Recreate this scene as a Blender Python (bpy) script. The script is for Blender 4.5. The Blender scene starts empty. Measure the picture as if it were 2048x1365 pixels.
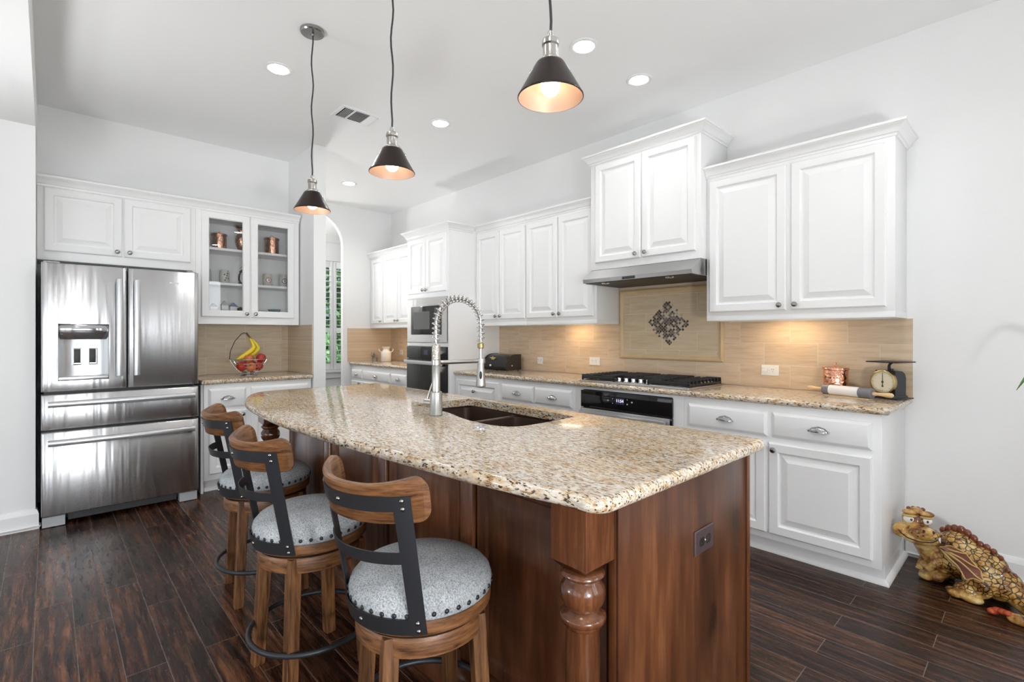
import bpy, bmesh, math, random
from mathutils import Vector, Matrix
from math import pi, sin, cos, radians
random.seed(7)
scene = bpy.context.scene
COL = scene.collection

# ---------------------------------------------------------------- camera
H = 1.28                                   # eye height
YAW = math.atan(1056 / 990.0)              # camera turned left of +Y
cam_d = bpy.data.cameras.new('camera')
cam_d.sensor_width = 36.0
cam_d.lens = 990.0 / 2048.0 * 36.0
cam_d.shift_y = -11.5 / 2048.0
cam_d.clip_start = 0.02
cam = bpy.data.objects.new('camera', cam_d)
cam.location = (0, 0, H)
cam.rotation_euler = (pi / 2, 0, YAW)
COL.objects.link(cam)
scene.camera = cam

# ---------------------------------------------------------------- view + world
scene.view_settings.view_transform = 'Standard'
scene.view_settings.look = 'None'
scene.view_settings.gamma = 1.0
scene.view_settings.exposure = 0.12
scene.view_settings.use_curve_mapping = False
scene.cycles.max_bounces = 10
scene.cycles.diffuse_bounces = 5
scene.cycles.glossy_bounces = 5
scene.cycles.transparent_max_bounces = 12
scene.cycles.sample_clamp_indirect = 6.0
scene.cycles.caustics_reflective = False
scene.cycles.caustics_refractive = False

world = bpy.data.worlds.new('sky')
world.use_nodes = True
scene.world = world
wn = world.node_tree.nodes
wbg = wn['Background']
wsky = wn.new('ShaderNodeTexSky')
wsky.sky_type = 'HOSEK_WILKIE'
wsky.turbidity = 3.0
wsky.ground_albedo = 0.4
wsky.sun_direction = (0.3, -0.5, 0.8)
world.node_tree.links.new(wsky.outputs['Color'], wbg.inputs['Color'])
wbg.inputs['Strength'].default_value = 2.2

# ---------------------------------------------------------------- lights (daylight through the windows, large)
def area_light(name, loc, rot, sx, sy, power, color=(1, 1, 1), spread=180):
    d = bpy.data.lights.new(name, 'AREA')
    d.shape = 'RECTANGLE'; d.size = sx; d.size_y = sy
    d.energy = power; d.color = color; d.spread = radians(spread)
    o = bpy.data.objects.new(name, d)
    o.location = loc; o.rotation_euler = rot
    COL.objects.link(o)
    return o

def spot_light(name, loc, power, color=(1, 1, 1), angle=120, blend=0.8, radius=0.06, rot=(0, 0, 0)):
    d = bpy.data.lights.new(name, 'SPOT')
    d.energy = power; d.color = color; d.spot_size = radians(angle); d.spot_blend = blend
    d.shadow_soft_size = radius
    o = bpy.data.objects.new(name, d)
    o.location = loc; o.rotation_euler = rot
    COL.objects.link(o)
    return o

def point_light(name, loc, power, color=(1, 1, 1), radius=0.03):
    d = bpy.data.lights.new(name, 'POINT')
    d.energy = power; d.color = color; d.shadow_soft_size = radius
    o = bpy.data.objects.new(name, d); o.location = loc
    COL.objects.link(o)
    return o

sun_d = bpy.data.lights.new('sun', 'SUN'); sun_d.energy = 5.0; sun_d.angle = radians(1.0); sun_d.color = (1.0, .96, .9)
sun = bpy.data.objects.new('sun', sun_d); sun.rotation_euler = Vector((-.22, -.12, -.96)).to_track_quat('-Z', 'Y').to_euler(); COL.objects.link(sun)
DAY = (0.93, 0.97, 1.0)
XS, YR = 3.30, -4.50                       # east wall, rear wall (both out of frame)
SIDE_WINS = [(-0.25, 0.80, 0.35, 2.45), (1.45, 1.85, 0.60, 2.50), (2.35, 3.02, 0.60, 2.60), (-4.1, -2.5, 0.30, 2.45), (-2.2, -0.55, 0.30, 2.45)]          # y0,y1,z0,z1 on the east wall; last two added for fill light
REAR_WINS = [(-3.9, -2.5, 0.45, 2.45), (-1.7, -0.1, 0.45, 2.45), (0.7, 2.3, 0.45, 2.45)]   # x0,x1,z0,z1
P_SIDE, P_SIDE2, P_REAR, P_HALL, P_CAN = 7.5, 24.0, 6.0, 150.0, 17.0      # windows: watts per square metre
P_FILL = [88.0, 116.0, 88.0, 32.0, 38.0]  # powers of the added unseen fill lamps
P_PUCK = 0.95
for y0, y1, z0, z1 in SIDE_WINS:
    area_light('daylight', (XS + 0.22, (y0 + y1) / 2, (z0 + z1) / 2), (0, pi / 2, 0), z1 - z0, y1 - y0, (P_SIDE2 if y1 < 0 else P_SIDE * (.6 if y0 < 0 else 3.0)) * (z1 - z0) * (y1 - y0), DAY)
for x0, x1, z0, z1 in REAR_WINS:
    area_light('daylight', ((x0 + x1) / 2, YR - 0.22, (z0 + z1) / 2), (pi / 2, 0, 0), x1 - x0, z1 - z0, P_REAR * (z1 - z0) * (x1 - x0), DAY)
area_light('daylight', (-8.6, 3.2, 3.6), (0, radians(-38), 0), 1.6, 2.2, P_HALL * 4, DAY)

# ---------------------------------------------------------------- object helpers
def tag(o, label=None, cat=None, group=None, kind=None):
    if label: o['label'] = label
    if cat: o['category'] = cat
    if group: o['group'] = group
    if kind: o['kind'] = kind
    return o

def thing(name, label, cat, loc=(0, 0, 0), rz=0.0, group=None):
    o = bpy.data.objects.new(name, None)
    o.empty_display_size = 0.05
    COL.objects.link(o)
    o.location = loc; o.rotation_euler = (0, 0, rz)
    return tag(o, label, cat, group)

def root_of(o):
    while o.parent: o = o.parent
    return o

def copy_tree(o, parent=None):
    c = o.copy(); COL.objects.link(c)
    if parent: c.parent = parent
    for ch in list(o.children): copy_tree(ch, c)
    return c

class MB:
    """collects shapes; build() links them as ONE mesh object"""
    def __init__(self): self.bm = bmesh.new()
    def v(self, p): return self.bm.verts.new(p)
    def f(self, vs):
        try: return self.bm.faces.new(vs)
        except ValueError: return None
    def merge(self, t, M=None):
        if M is not None: bmesh.ops.transform(t, matrix=M, verts=t.verts)
        t.verts.index_update()
        vs = [self.bm.verts.new(v.co) for v in t.verts]
        for fc in t.faces: self.f([vs[v.index] for v in fc.verts])
        t.free(); return self
    def box(self, x0, y0, z0, x1, y1, z1, bev=0.0, M=None, seg=2):
        t = bmesh.new()
        bmesh.ops.create_cube(t, size=1.0)
        S = Matrix.Translation(((x0 + x1) / 2, (y0 + y1) / 2, (z0 + z1) / 2)) @ Matrix.Diagonal((abs(x1 - x0), abs(y1 - y0), abs(z1 - z0), 1))
        bmesh.ops.transform(t, matrix=S, verts=t.verts)
        if bev > 0:
            bmesh.ops.bevel(t, geom=list(t.edges), offset=bev, segments=seg, affect='EDGES', profile=0.5)
        return self.merge(t, M)
    def quad(self, a, b, c, d): self.f([self.v(a), self.v(b), self.v(c), self.v(d)]); return self
    def ringloft(self, rings, close=True, cap0=True, cap1=True):
        vr = [[self.v(p) for p in r] for r in rings]
        n = len(vr[0])
        for a, b in zip(vr[:-1], vr[1:]):
            for i in range(n if close else n - 1):
                j = (i + 1) % n
                self.f([a[i], a[j], b[j], b[i]])
        if close and cap0: self.f(vr[0][::-1])
        if close and cap1: self.f(vr[-1])
        return self
    def lathe(self, prof, c=(0, 0, 0), seg=32, M=None, cap=True):
        """prof: (r, z) pairs"""
        t = bmesh.new(); rings = []
        for r, z in prof:
            if r < 1e-6: rings.append([t.verts.new((0, 0, z))])
            else: rings.append([t.verts.new((r * cos(2 * pi * i / seg), r * sin(2 * pi * i / seg), z)) for i in range(seg)])
        for a, b in zip(rings[:-1], rings[1:]):
            for i in range(seg):
                j = (i + 1) % seg
                try:
                    if len(a) == 1 and len(b) == 1: pass
                    elif len(a) == 1: t.faces.new([a[0], b[j], b[i]])
                    elif len(b) == 1: t.faces.new([a[i], a[j], b[0]])
                    else: t.faces.new([a[i], a[j], b[j], b[i]])
                except ValueError: pass
        if cap:
            if len(rings[0]) > 1: t.faces.new(rings[0][::-1])
            if len(rings[-1]) > 1: t.faces.new(rings[-1])
        return self.merge(t, Matrix.Translation(c) @ (M if M is not None else Matrix.Identity(4)))
    def cyl(self, p0, p1, r, r1=None, seg=20):
        p0, p1 = Vector(p0), Vector(p1); d = p1 - p0
        q = Vector((0, 0, 1)).rotation_difference(d.normalized()).to_matrix().to_4x4()
        return self.lathe([(r, 0), (r if r1 is None else r1, d.length)], p0, seg, q)
    def tube(self, pts, r, seg=12, closed=False, flat=1.0):
        pts = [Vector(p) for p in pts]; n = len(pts)
        rr = r if isinstance(r, (list, tuple)) else [r] * n
        T = []
        for i in range(n):
            a = pts[(i - 1) % n] if (closed or i > 0) else pts[i]
            b = pts[(i + 1) % n] if (closed or i < n - 1) else pts[i]
            T.append((b - a).normalized())
        up = Vector((0, 0, 1)) if abs(T[0].z) < 0.9 else Vector((1, 0, 0))
        N = (up - T[0] * up.dot(T[0])).normalized()
        rings = []
        for i in range(n):
            if i > 0:
                q = T[i - 1].rotation_difference(T[i]); N = q @ N
                N = (N - T[i] * N.dot(T[i])).normalized()
            B = T[i].cross(N)
            rings.append([pts[i] + (N * cos(2 * pi * k / seg) * flat + B * sin(2 * pi * k / seg)) * rr[i] for k in range(seg)])
        if closed: rings.append(rings[0]); return self.ringloft(rings, True, False, False)
        return self.ringloft(rings)
    def ell(self, c, rx, ry, rz, seg=20, rot=None):
        t = bmesh.new()
        bmesh.ops.create_uvsphere(t, u_segments=seg, v_segments=max(6, seg // 2), radius=1.0)
        M = Matrix.Translation(c) @ (rot.to_4x4() if rot is not None else Matrix.Identity(4)) @ Matrix.Diagonal((rx, ry, rz, 1))
        return self.merge(t, M)
    def prism(self, pts, z0, z1, P=None):
        P = P or (lambda u, v, n: (u, v, n))
        return self.ringloft([[P(u, v, z0) for u, v in pts], [P(u, v, z1) for u, v in pts]])
    def nested(self, P, u0, v0, u1, v1, prof, hole=False, back=0.0):
        """nested rectangles: prof = (inset, n) pairs from the outer edge in"""
        rings = []
        for ins, n in [(0, back)] + list(prof):
            rings.append([self.v(P(a, b, n)) for a, b in ((u0 + ins, v0 + ins), (u1 - ins, v0 + ins), (u1 - ins, v1 - ins), (u0 + ins, v1 - ins))])
        for a, b in zip(rings[:-1], rings[1:]):
            for i in range(4): self.f([a[i], a[(i + 1) % 4], b[(i + 1) % 4], b[i]])
        if hole:
            ins = prof[-1][0]
            bk = [self.v(P(a, b, back)) for a, b in ((u0 + ins, v0 + ins), (u1 - ins, v0 + ins), (u1 - ins, v1 - ins), (u0 + ins, v1 - ins))]
            for i in range(4):
                self.f([rings[-1][i], rings[-1][(i + 1) % 4], bk[(i + 1) % 4], bk[i]])
                self.f([bk[i], bk[(i + 1) % 4], rings[0][(i + 1) % 4], rings[0][i]])
        else:
            self.f(rings[-1]); self.f(rings[0][::-1])
        return self
    def sweep(self, path, prof, cap=True):
        """path: xy polyline; prof: closed (out, z) outline; outward is to the right of travel"""
        n = len(path); rings = []
        for i in range(n):
            p = Vector(path[i])
            ns = []
            if i > 0: d = (p - Vector(path[i - 1])).normalized(); ns.append(Vector((d.y, -d.x)))
            if i < n - 1: d = (Vector(path[i + 1]) - p).normalized(); ns.append(Vector((d.y, -d.x)))
            m = sum(ns, Vector((0, 0))).normalized(); m = m / max(0.2, m.dot(ns[0]))
            rings.append([(p.x + m.x * o, p.y + m.y * o, z) for o, z in prof])
        return self.ringloft(rings)
    def build(self, name, mat, parent=None, smooth=35, local=False, mesh_only=False):
        bm = self.bm
        bmesh.ops.recalc_face_normals(bm, faces=list(bm.faces))
        me = bpy.data.meshes.new(name)
        if parent is not None and not local:
            off = -Vector(root_of(parent).location)
            bmesh.ops.translate(bm, verts=bm.verts, vec=off)
        bm.to_mesh(me); bm.free()
        me.materials.append(mat)
        if smooth:
            for p in me.polygons: p.use_smooth = True
            me.set_sharp_from_angle(angle=radians(smooth))
        o = bpy.data.objects.new(name, me)
        COL.objects.link(o)
        if parent is not None: o.parent = parent
        return o

def struct(name, mb, mat, smooth=0):
    o = mb.build(name, mat, None, smooth); o['kind'] = 'structure'; return o

def text_part(name, body, size, mat, parent, M, extrude=0.0004):
    c = bpy.data.curves.new(name, 'FONT'); c.body = body; c.size = size; c.extrude = extrude
    c.align_x = 'CENTER'; c.align_y = 'CENTER'
    t = bpy.data.objects.new(name + '_t', c); COL.objects.link(t)
    dg = bpy.context.evaluated_depsgraph_get(); dg.update()
    me = bpy.data.meshes.new_from_object(t.evaluated_get(dg))
    bpy.data.objects.remove(t); bpy.data.curves.remove(c)
    me.name = name; me.transform(M)
    if parent is not None: me.transform(Matrix.Translation(-Vector(root_of(parent).location)))
    me.materials.clear(); me.materials.append(mat)
    o = bpy.data.objects.new(name, me); COL.objects.link(o)
    if parent is not None: o.parent = parent
    return o

def PR(yf): return lambda u, v, n: (u, yf - n, v)      # face looking to -y (right wall)
def PL(xf): return lambda u, v, n: (xf + n, u, v)      # face looking to +x (left wall)
def PX(xf): return lambda u, v, n: (xf + n, u, v)
# ---------------------------------------------------------------- materials
def new_mat(name):
    m = bpy.data.materials.new(name); m.use_nodes = True
    nt = m.node_tree; b = nt.nodes['Principled BSDF']
    return m, nt, b

def simple(name, col, rough=0.5, metal=0.0, spec=0.5, coat=0.0, emit=None, estr=0.0, trans=0.0, bump=None, vary=0.0):
    m, nt, b = new_mat(name)
    b.inputs['Base Color'].default_value = (*col, 1)
    b.inputs['Roughness'].default_value = rough
    b.inputs['Metallic'].default_value = metal
    b.inputs['Specular IOR Level'].default_value = spec
    b.inputs['Coat Weight'].default_value = coat
    b.inputs['Transmission Weight'].default_value = trans
    if emit:
        b.inputs['Emission Color'].default_value = (*emit, 1); b.inputs['Emission Strength'].default_value = estr
    tc = nt.nodes.new('ShaderNodeTexCoord')
    if vary:
        n = nt.nodes.new('ShaderNodeTexNoise'); n.inputs['Scale'].default_value = 5; n.inputs['Detail'].default_value = 3
        r = nt.nodes.new('ShaderNodeValToRGB')
        r.color_ramp.elements[0].color = (*[c * (1 - vary) for c in col], 1)
        r.color_ramp.elements[1].color = (*[min(1, c * (1 + vary)) for c in col], 1)
        nt.links.new(tc.outputs['Object'], n.inputs['Vector']); nt.links.new(n.outputs['Fac'], r.inputs['Fac'])
        nt.links.new(r.outputs['Color'], b.inputs['Base Color'])
    if bump:
        sc, st = bump
        n = nt.nodes.new('ShaderNodeTexNoise'); n.inputs['Scale'].default_value = sc; n.inputs['Detail'].default_value = 4
        bp = nt.nodes.new('ShaderNodeBump'); bp.inputs['Strength'].default_value = st; bp.inputs['Distance'].default_value = 0.002
        nt.links.new(tc.outputs['Object'], n.inputs['Vector']); nt.links.new(n.outputs['Fac'], bp.inputs['Height'])
        nt.links.new(bp.outputs['Normal'], b.inputs['Normal'])
    return m

def ramp(nt, stops, interp='LINEAR'):
    r = nt.nodes.new('ShaderNodeValToRGB'); r.color_ramp.interpolation = interp
    els = r.color_ramp.elements
    while len(els) < len(stops): els.new(0.5)
    for e, (p, c) in zip(els, stops):
        e.position = p; e.color = (*c, 1) if len(c) == 3 else c
    return r

def noise(nt, vec, scale, detail=4, rough=0.55, dist=0.0):
    n = nt.nodes.new('ShaderNodeTexNoise')
    n.inputs['Scale'].default_value = scale; n.inputs['Detail'].default_value = detail
    n.inputs['Roughness'].default_value = rough; n.inputs['Distortion'].default_value = dist
    nt.links.new(vec, n.inputs['Vector']); return n

def mapping(nt, scale=(1, 1, 1), loc=(0, 0, 0), rot=(0, 0, 0), src='Object'):
    tc = nt.nodes.new('ShaderNodeTexCoord'); mp = nt.nodes.new('ShaderNodeMapping')
    mp.inputs['Scale'].default_value = scale; mp.inputs['Location'].default_value = loc; mp.inputs['Rotation'].default_value = rot
    nt.links.new(tc.outputs[src], mp.inputs['Vector']); return mp.outputs['Vector']

def mixc(nt, fac, a, b, mode='MIX'):
    m = nt.nodes.new('ShaderNodeMix'); m.data_type = 'RGBA'; m.blend_type = mode
    for s, val in ((0, fac), (6, a), (7, b)):
        if hasattr(val, 'links'): nt.links.new(val, m.inputs[s])
        elif isinstance(val, (int, float)): m.inputs[s].default_value = val
        else: m.inputs[s].default_value = (*val, 1)
    return m.outputs[2]

def bump(nt, height, strength, dist, b, normal=None):
    bp = nt.nodes.new('ShaderNodeBump'); bp.inputs['Strength'].default_value = strength; bp.inputs['Distance'].default_value = dist
    nt.links.new(height, bp.inputs['Height'])
    if normal: nt.links.new(normal, bp.inputs['Normal'])
    nt.links.new(bp.outputs['Normal'], b.inputs['Normal']); return bp.outputs['Normal']

def wood_mat(name, dark, mid, light, axis=2, scale=1.0, rough=0.35, stretch=9.0, contrast=(0.3, 0.5, 0.72), coat=0.0, blotch=0.35, dist=0.25, knots=0.0):
    m, nt, b = new_mat(name)
    s = [stretch * scale] * 3; s[axis] = scale
    vec = mapping(nt, tuple(s))
    n1 = noise(nt, vec, 3.2, 7, 0.66, dist)
    r = ramp(nt, [(contrast[0], dark), (contrast[1], mid), (contrast[2], light)])
    nt.links.new(n1.outputs['Fac'], r.inputs['Fac'])
    s2 = [1.6 * scale] * 3; s2[axis] = 0.8 * scale
    n2 = noise(nt, mapping(nt, tuple(s2), (3.1, 1.7, 0.4)), 2.6, 3, 0.5, 0.4)
    r2 = ramp(nt, [(0.40, (1, 1, 1)), (0.72, (1 - blotch,) * 3)])
    nt.links.new(n2.outputs['Fac'], r2.inputs['Fac'])
    c = mixc(nt, 1.0, r.outputs['Color'], r2.outputs['Color'], 'MULTIPLY')
    if knots:
        s4 = [5.0] * 3; s4[axis] = 2.6
        vk = nt.nodes.new('ShaderNodeTexVoronoi'); vk.inputs['Scale'].default_value = 1.0
        wk = noise(nt, mapping(nt), 9, 2)
        mk_ = nt.nodes.new('ShaderNodeVectorMath'); mk_.operation = 'MULTIPLY_ADD'; mk_.inputs[1].default_value = (.25, .25, .25)
        nt.links.new(wk.outputs['Color'], mk_.inputs[0]); nt.links.new(mapping(nt, tuple(s4), (.37, .6, .15)), mk_.inputs[2]); nt.links.new(mk_.outputs[0], vk.inputs['Vector'])
        rk = ramp(nt, [(.11, (1 - knots,) * 3), (.17, (1 - .5 * knots,) * 3), (.40, (1, 1, 1))])
        nt.links.new(vk.outputs['Distance'], rk.inputs['Fac'])
        c = mixc(nt, 1.0, c, rk.outputs['Color'], 'MULTIPLY')
    nt.links.new(c, b.inputs['Base Color'])
    b.inputs['Roughness'].default_value = rough; b.inputs['Coat Weight'].default_value = coat; b.inputs['Coat Roughness'].default_value = 0.15
    s3 = [60 * scale] * 3; s3[axis] = 2.5 * scale
    n3 = noise(nt, mapping(nt, tuple(s3)), 2.0, 4)
    bump(nt, n3.outputs['Fac'], 0.15, 0.002, b)
    return m

def granite_mat():
    m, nt, b = new_mat('granite')
    rot = (0, 0, 0.10)
    n1 = noise(nt, mapping(nt, (1.0, 2.4, 2.4), rot=rot), 34, 5, 0.66, 0.4)
    r1 = ramp(nt, [(0.33, (0.28, 0.15, 0.065)), (0.41, (0.52, 0.37, 0.21)), (0.49, (0.68, 0.57, 0.44)), (0.60, (0.78, 0.73, 0.63))])
    nt.links.new(n1.outputs['Fac'], r1.inputs['Fac'])
    n0 = noise(nt, mapping(nt, (1.0, 1.6, 1.6), (2.2, 5.1, 0.0)), 4.5, 4, 0.6, 0.6)          # broad drifts of tan and grey
    r0 = ramp(nt, [(0.38, (0.90, 0.80, 0.66)), (0.52, (1.0, 1.0, 1.0)), (0.66, (0.95, 0.93, 0.93))])
    nt.links.new(n0.outputs['Fac'], r0.inputs['Fac'])
    c0 = mixc(nt, 1.0, r1.outputs['Color'], r0.outputs['Color'], 'MULTIPLY')
    n2 = noise(nt, mapping(nt, (1.0, 2.2, 2.2), (4.2, 1.1, 2.0), rot), 26, 4, 0.6, 0.3)
    r2 = ramp(nt, [(0.58, (0, 0, 0)), (0.66, (0.85, 0.85, 0.85))])
    nt.links.new(n2.outputs['Fac'], r2.inputs['Fac'])
    c1 = mixc(nt, r2.outputs['Color'], c0, (0.47, 0.44, 0.41))
    n3 = noise(nt, mapping(nt, (1.0, 2.6, 2.6), (1.3, 7.7, 5.0), rot), 62, 3, 0.55, 0.2)
    r3 = ramp(nt, [(0.565, (0, 0, 0)), (0.615, (1, 1, 1))])
    nt.links.new(n3.outputs['Fac'], r3.inputs['Fac'])
    c2 = mixc(nt, r3.outputs['Color'], c1, (0.055, 0.036, 0.028))
    nt.links.new(c2, b.inputs['Base Color'])
    b.inputs['Roughness'].default_value = 0.08; b.inputs['Specular IOR Level'].default_value = 0.5
    return m

def floor_mat():
    m, nt, b = new_mat('hardwood_floor')
    vec = mapping(nt, (1, 1, 1), (0.3, 0.043, 0))
    br = nt.nodes.new('ShaderNodeTexBrick')
    br.offset = 0.37; br.offset_frequency = 2; br.squash = 1.0
    br.inputs['Scale'].default_value = 1.0; br.inputs['Brick Width'].default_value = 0.86; br.inputs['Row Height'].default_value = 0.128
    br.inputs['Mortar Size'].default_value = 0.0016; br.inputs['Mortar Smooth'].default_value = 0.2; br.inputs['Bias'].default_value = -0.1
    br.inputs['Color1'].default_value = (0.0, 0.0, 0.0, 1); br.inputs['Color2'].default_value = (1, 1, 1, 1); br.inputs['Mortar'].default_value = (0.5, 0.5, 0.5, 1)
    nt.links.new(vec, br.inputs['Vector'])
    # grain, shifted from plank to plank
    sh = nt.nodes.new('ShaderNodeVectorMath'); sh.operation = 'MULTIPLY_ADD'
    nt.links.new(br.outputs['Color'], sh.inputs[0]); sh.inputs[1].default_value = (7.0, 3.0, 5.0)
    nt.links.new(mapping(nt, (0.8, 12.0, 1)), sh.inputs[2])
    n1 = noise(nt, sh.outputs[0], 3.4, 8, 0.70, 0.5)
    r1 = ramp(nt, [(0.34, (0.007, 0.0035, 0.0025)), (0.46, (0.030, 0.0125, 0.0075)), (0.56, (0.085, 0.035, 0.017)), (0.70, (0.22, 0.10, 0.048))])
    nt.links.new(n1.outputs['Fac'], r1.inputs['Fac'])
    tint = mixc(nt, br.outputs['Color'], (0.55, 0.53, 0.55), (1.35, 1.25, 1.15))
    c = mixc(nt, 1.0, r1.outputs['Color'], tint, 'MULTIPLY')
    # dusty seams
    c2 = mixc(nt, br.outputs['Fac'], c, (0.17, 0.13, 0.11))
    # specks
    vo = nt.nodes.new('ShaderNodeTexVoronoi'); vo.inputs['Scale'].default_value = 16; vo.inputs['Randomness'].default_value = 1.0
    nt.links.new(mapping(nt), vo.inputs['Vector'])
    rs = ramp(nt, [(0.02, (1, 1, 1)), (0.035, (0, 0, 0))])
    nt.links.new(vo.outputs['Distance'], rs.inputs['Fac'])
    c3 = mixc(nt, rs.outputs['Color'], c2, (0.16, 0.13, 0.10))
    nt.links.new(c3, b.inputs['Base Color'])
    n2 = noise(nt, mapping(nt, (2.0, 14.0, 1)), 4, 3)
    rr = ramp(nt, [(0.3, (0.17,) * 3), (0.8, (0.36,) * 3)])
    nt.links.new(n2.outputs['Fac'], rr.inputs['Fac']); nt.links.new(rr.outputs['Color'], b.inputs['Roughness'])
    inv = nt.nodes.new('ShaderNodeMath'); inv.operation = 'MULTIPLY_ADD'; inv.inputs[1].default_value = -0.7; inv.inputs[2].default_value = 0.0
    nt.links.new(br.outputs['Fac'], inv.inputs[0])
    n3 = noise(nt, mapping(nt, (3.0, 12.0, 1)), 6, 4, 0.6, 0.8)
    ad = nt.nodes.new('ShaderNodeMath'); ad.operation = 'ADD'
    nt.links.new(inv.outputs[0], ad.inputs[0]); nt.links.new(n3.outputs['Fac'], ad.inputs[1])
    bump(nt, ad.outputs[0], 0.32, 0.004, b)
    b.inputs['Specular IOR Level'].default_value = 0.24
    return m

def tile_mat(name, axes, length=0.33, height=0.152, u_off=0.0, v_off=0.0, base=((0.49, 0.35, 0.225), (0.645, 0.50, 0.35), (0.72, 0.59, 0.45)), vertical=False, offset=0.5):
    m, nt, b = new_mat(name)
    tc = nt.nodes.new('ShaderNodeTexCoord'); sp = nt.nodes.new('ShaderNodeSeparateXYZ'); cb = nt.nodes.new('ShaderNodeCombineXYZ')
    nt.links.new(tc.outputs['Object'], sp.inputs[0])
    nt.links.new(sp.outputs[axes[0]], cb.inputs[0]); nt.links.new(sp.outputs[axes[1]], cb.inputs[1])
    mp = nt.nodes.new('ShaderNodeMapping'); mp.inputs['Location'].default_value = (u_off, v_off, 0)
    nt.links.new(cb.outputs[0], mp.inputs['Vector'])
    br = nt.nodes.new('ShaderNodeTexBrick'); br.offset = offset; br.offset_frequency = 2
    br.inputs['Scale'].default_value = 1.0; br.inputs['Brick Width'].default_value = length; br.inputs['Row Height'].default_value = height
    br.inputs['Mortar Size'].default_value = 0.0018; br.inputs['Mortar Smooth'].default_value = 0.1; br.inputs['Bias'].default_value = 0.0
    br.inputs['Color1'].default_value = (0, 0, 0, 1); br.inputs['Color2'].default_value = (1, 1, 1, 1); br.inputs['Mortar'].default_value = (0.5, 0.5, 0.5, 1)
    nt.links.new(mp.outputs['Vector'], br.inputs['Vector'])
    st = nt.nodes.new('ShaderNodeVectorMath'); st.operation = 'MULTIPLY'
    st.inputs[1].default_value = (22, 2.5, 1) if vertical else (2.5, 22, 1)
    nt.links.new(mp.outputs['Vector'], st.inputs[0])
    sh = nt.nodes.new('ShaderNodeVectorMath'); sh.operation = 'MULTIPLY_ADD'; sh.inputs[1].default_value = (9, 5, 3)
    nt.links.new(br.outputs['Color'], sh.inputs[0]); nt.links.new(st.outputs[0], sh.inputs[2])
    n1 = noise(nt, sh.outputs[0], 1.6, 7, 0.66, 0.15)
    r1 = ramp(nt, [(0.22, base[0]), (0.50, base[1]), (0.78, base[2])])
    nt.links.new(n1.outputs['Fac'], r1.inputs['Fac'])
    tint = mixc(nt, br.outputs['Color'], (0.94, 0.93, 0.91), (1.05, 1.04, 1.03))
    c = mixc(nt, 1.0, r1.outputs['Color'], tint, 'MULTIPLY')
    c = mixc(nt, br.outputs['Fac'], c, (0.70, 0.60, 0.47))
    nt.links.new(c, b.inputs['Base Color'])
    b.inputs['Roughness'].default_value = 0.42
    iv = nt.nodes.new('ShaderNodeMath'); iv.operation = 'MULTIPLY'; iv.inputs[1].default_value = -1.0
    nt.links.new(br.outputs['Fac'], iv.inputs[0])
    bump(nt, iv.outputs[0], 0.4, 0.002, b)
    return m

def steel_mat(name, axis=1, base=(0.56, 0.56, 0.565), rough=0.25):
    m, nt, b = new_mat(name)
    b.inputs['Metallic'].default_value = 1.0
    s = [260, 260, 260]; s[axis] = 1.2
    n = noise(nt, mapping(nt, tuple(s)), 1.0, 3)
    r = ramp(nt, [(0.3, tuple(c * 0.975 for c in base)), (0.7, tuple(min(1, c * 1.02) for c in base))])
    nt.links.new(n.outputs['Fac'], r.inputs['Fac']); nt.links.new(r.outputs['Color'], b.inputs['Base Color'])
    b.inputs['Roughness'].default_value = rough
    b.inputs['Anisotropic'].default_value = 0.95
    tg = nt.nodes.new('ShaderNodeCombineXYZ'); tg.inputs[2].default_value = 1.0      # brushed across: highlights smear vertically
    nt.links.new(tg.outputs[0], b.inputs['Tangent'])
    n2 = noise(nt, mapping(nt, (5, 5, .45)), 1.4, 3)
    bump(nt, n2.outputs['Fac'], 0.8, 0.004, b)
    return m

def hammered(name, col, scale=70, rough=0.22):
    m, nt, b = new_mat(name)
    b.inputs['Metallic'].default_value = 1.0; b.inputs['Base Color'].default_value = (*col, 1); b.inputs['Roughness'].default_value = rough
    vo = nt.nodes.new('ShaderNodeTexVoronoi'); vo.feature = 'SMOOTH_F1'; vo.inputs['Scale'].default_value = scale
    nt.links.new(mapping(nt), vo.inputs['Vector'])
    bump(nt, vo.outputs['Distance'], 0.5, 0.006, b)
    return m

def thin_glass(name, tint=(1, 1, 1), ior=1.45):
    m = bpy.data.materials.new(name); m.use_nodes = True
    nt = m.node_tree
    for n in list(nt.nodes):
        if n.type != 'OUTPUT_MATERIAL': nt.nodes.remove(n)
    out = [n for n in nt.nodes if n.type == 'OUTPUT_MATERIAL'][0]
    tr = nt.nodes.new('ShaderNodeBsdfTransparent'); tr.inputs[0].default_value = (*tint, 1)
    gl = nt.nodes.new('ShaderNodeBsdfGlossy'); gl.inputs['Roughness'].default_value = 0.01
    fr = nt.nodes.new('ShaderNodeFresnel'); fr.inputs['IOR'].default_value = ior
    mx = nt.nodes.new('ShaderNodeMixShader')
    nt.links.new(fr.outputs[0], mx.inputs[0]); nt.links.new(tr.outputs[0], mx.inputs[1]); nt.links.new(gl.outputs[0], mx.inputs[2])
    nt.links.new(mx.outputs[0], out.inputs['Surface'])
    return m

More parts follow.
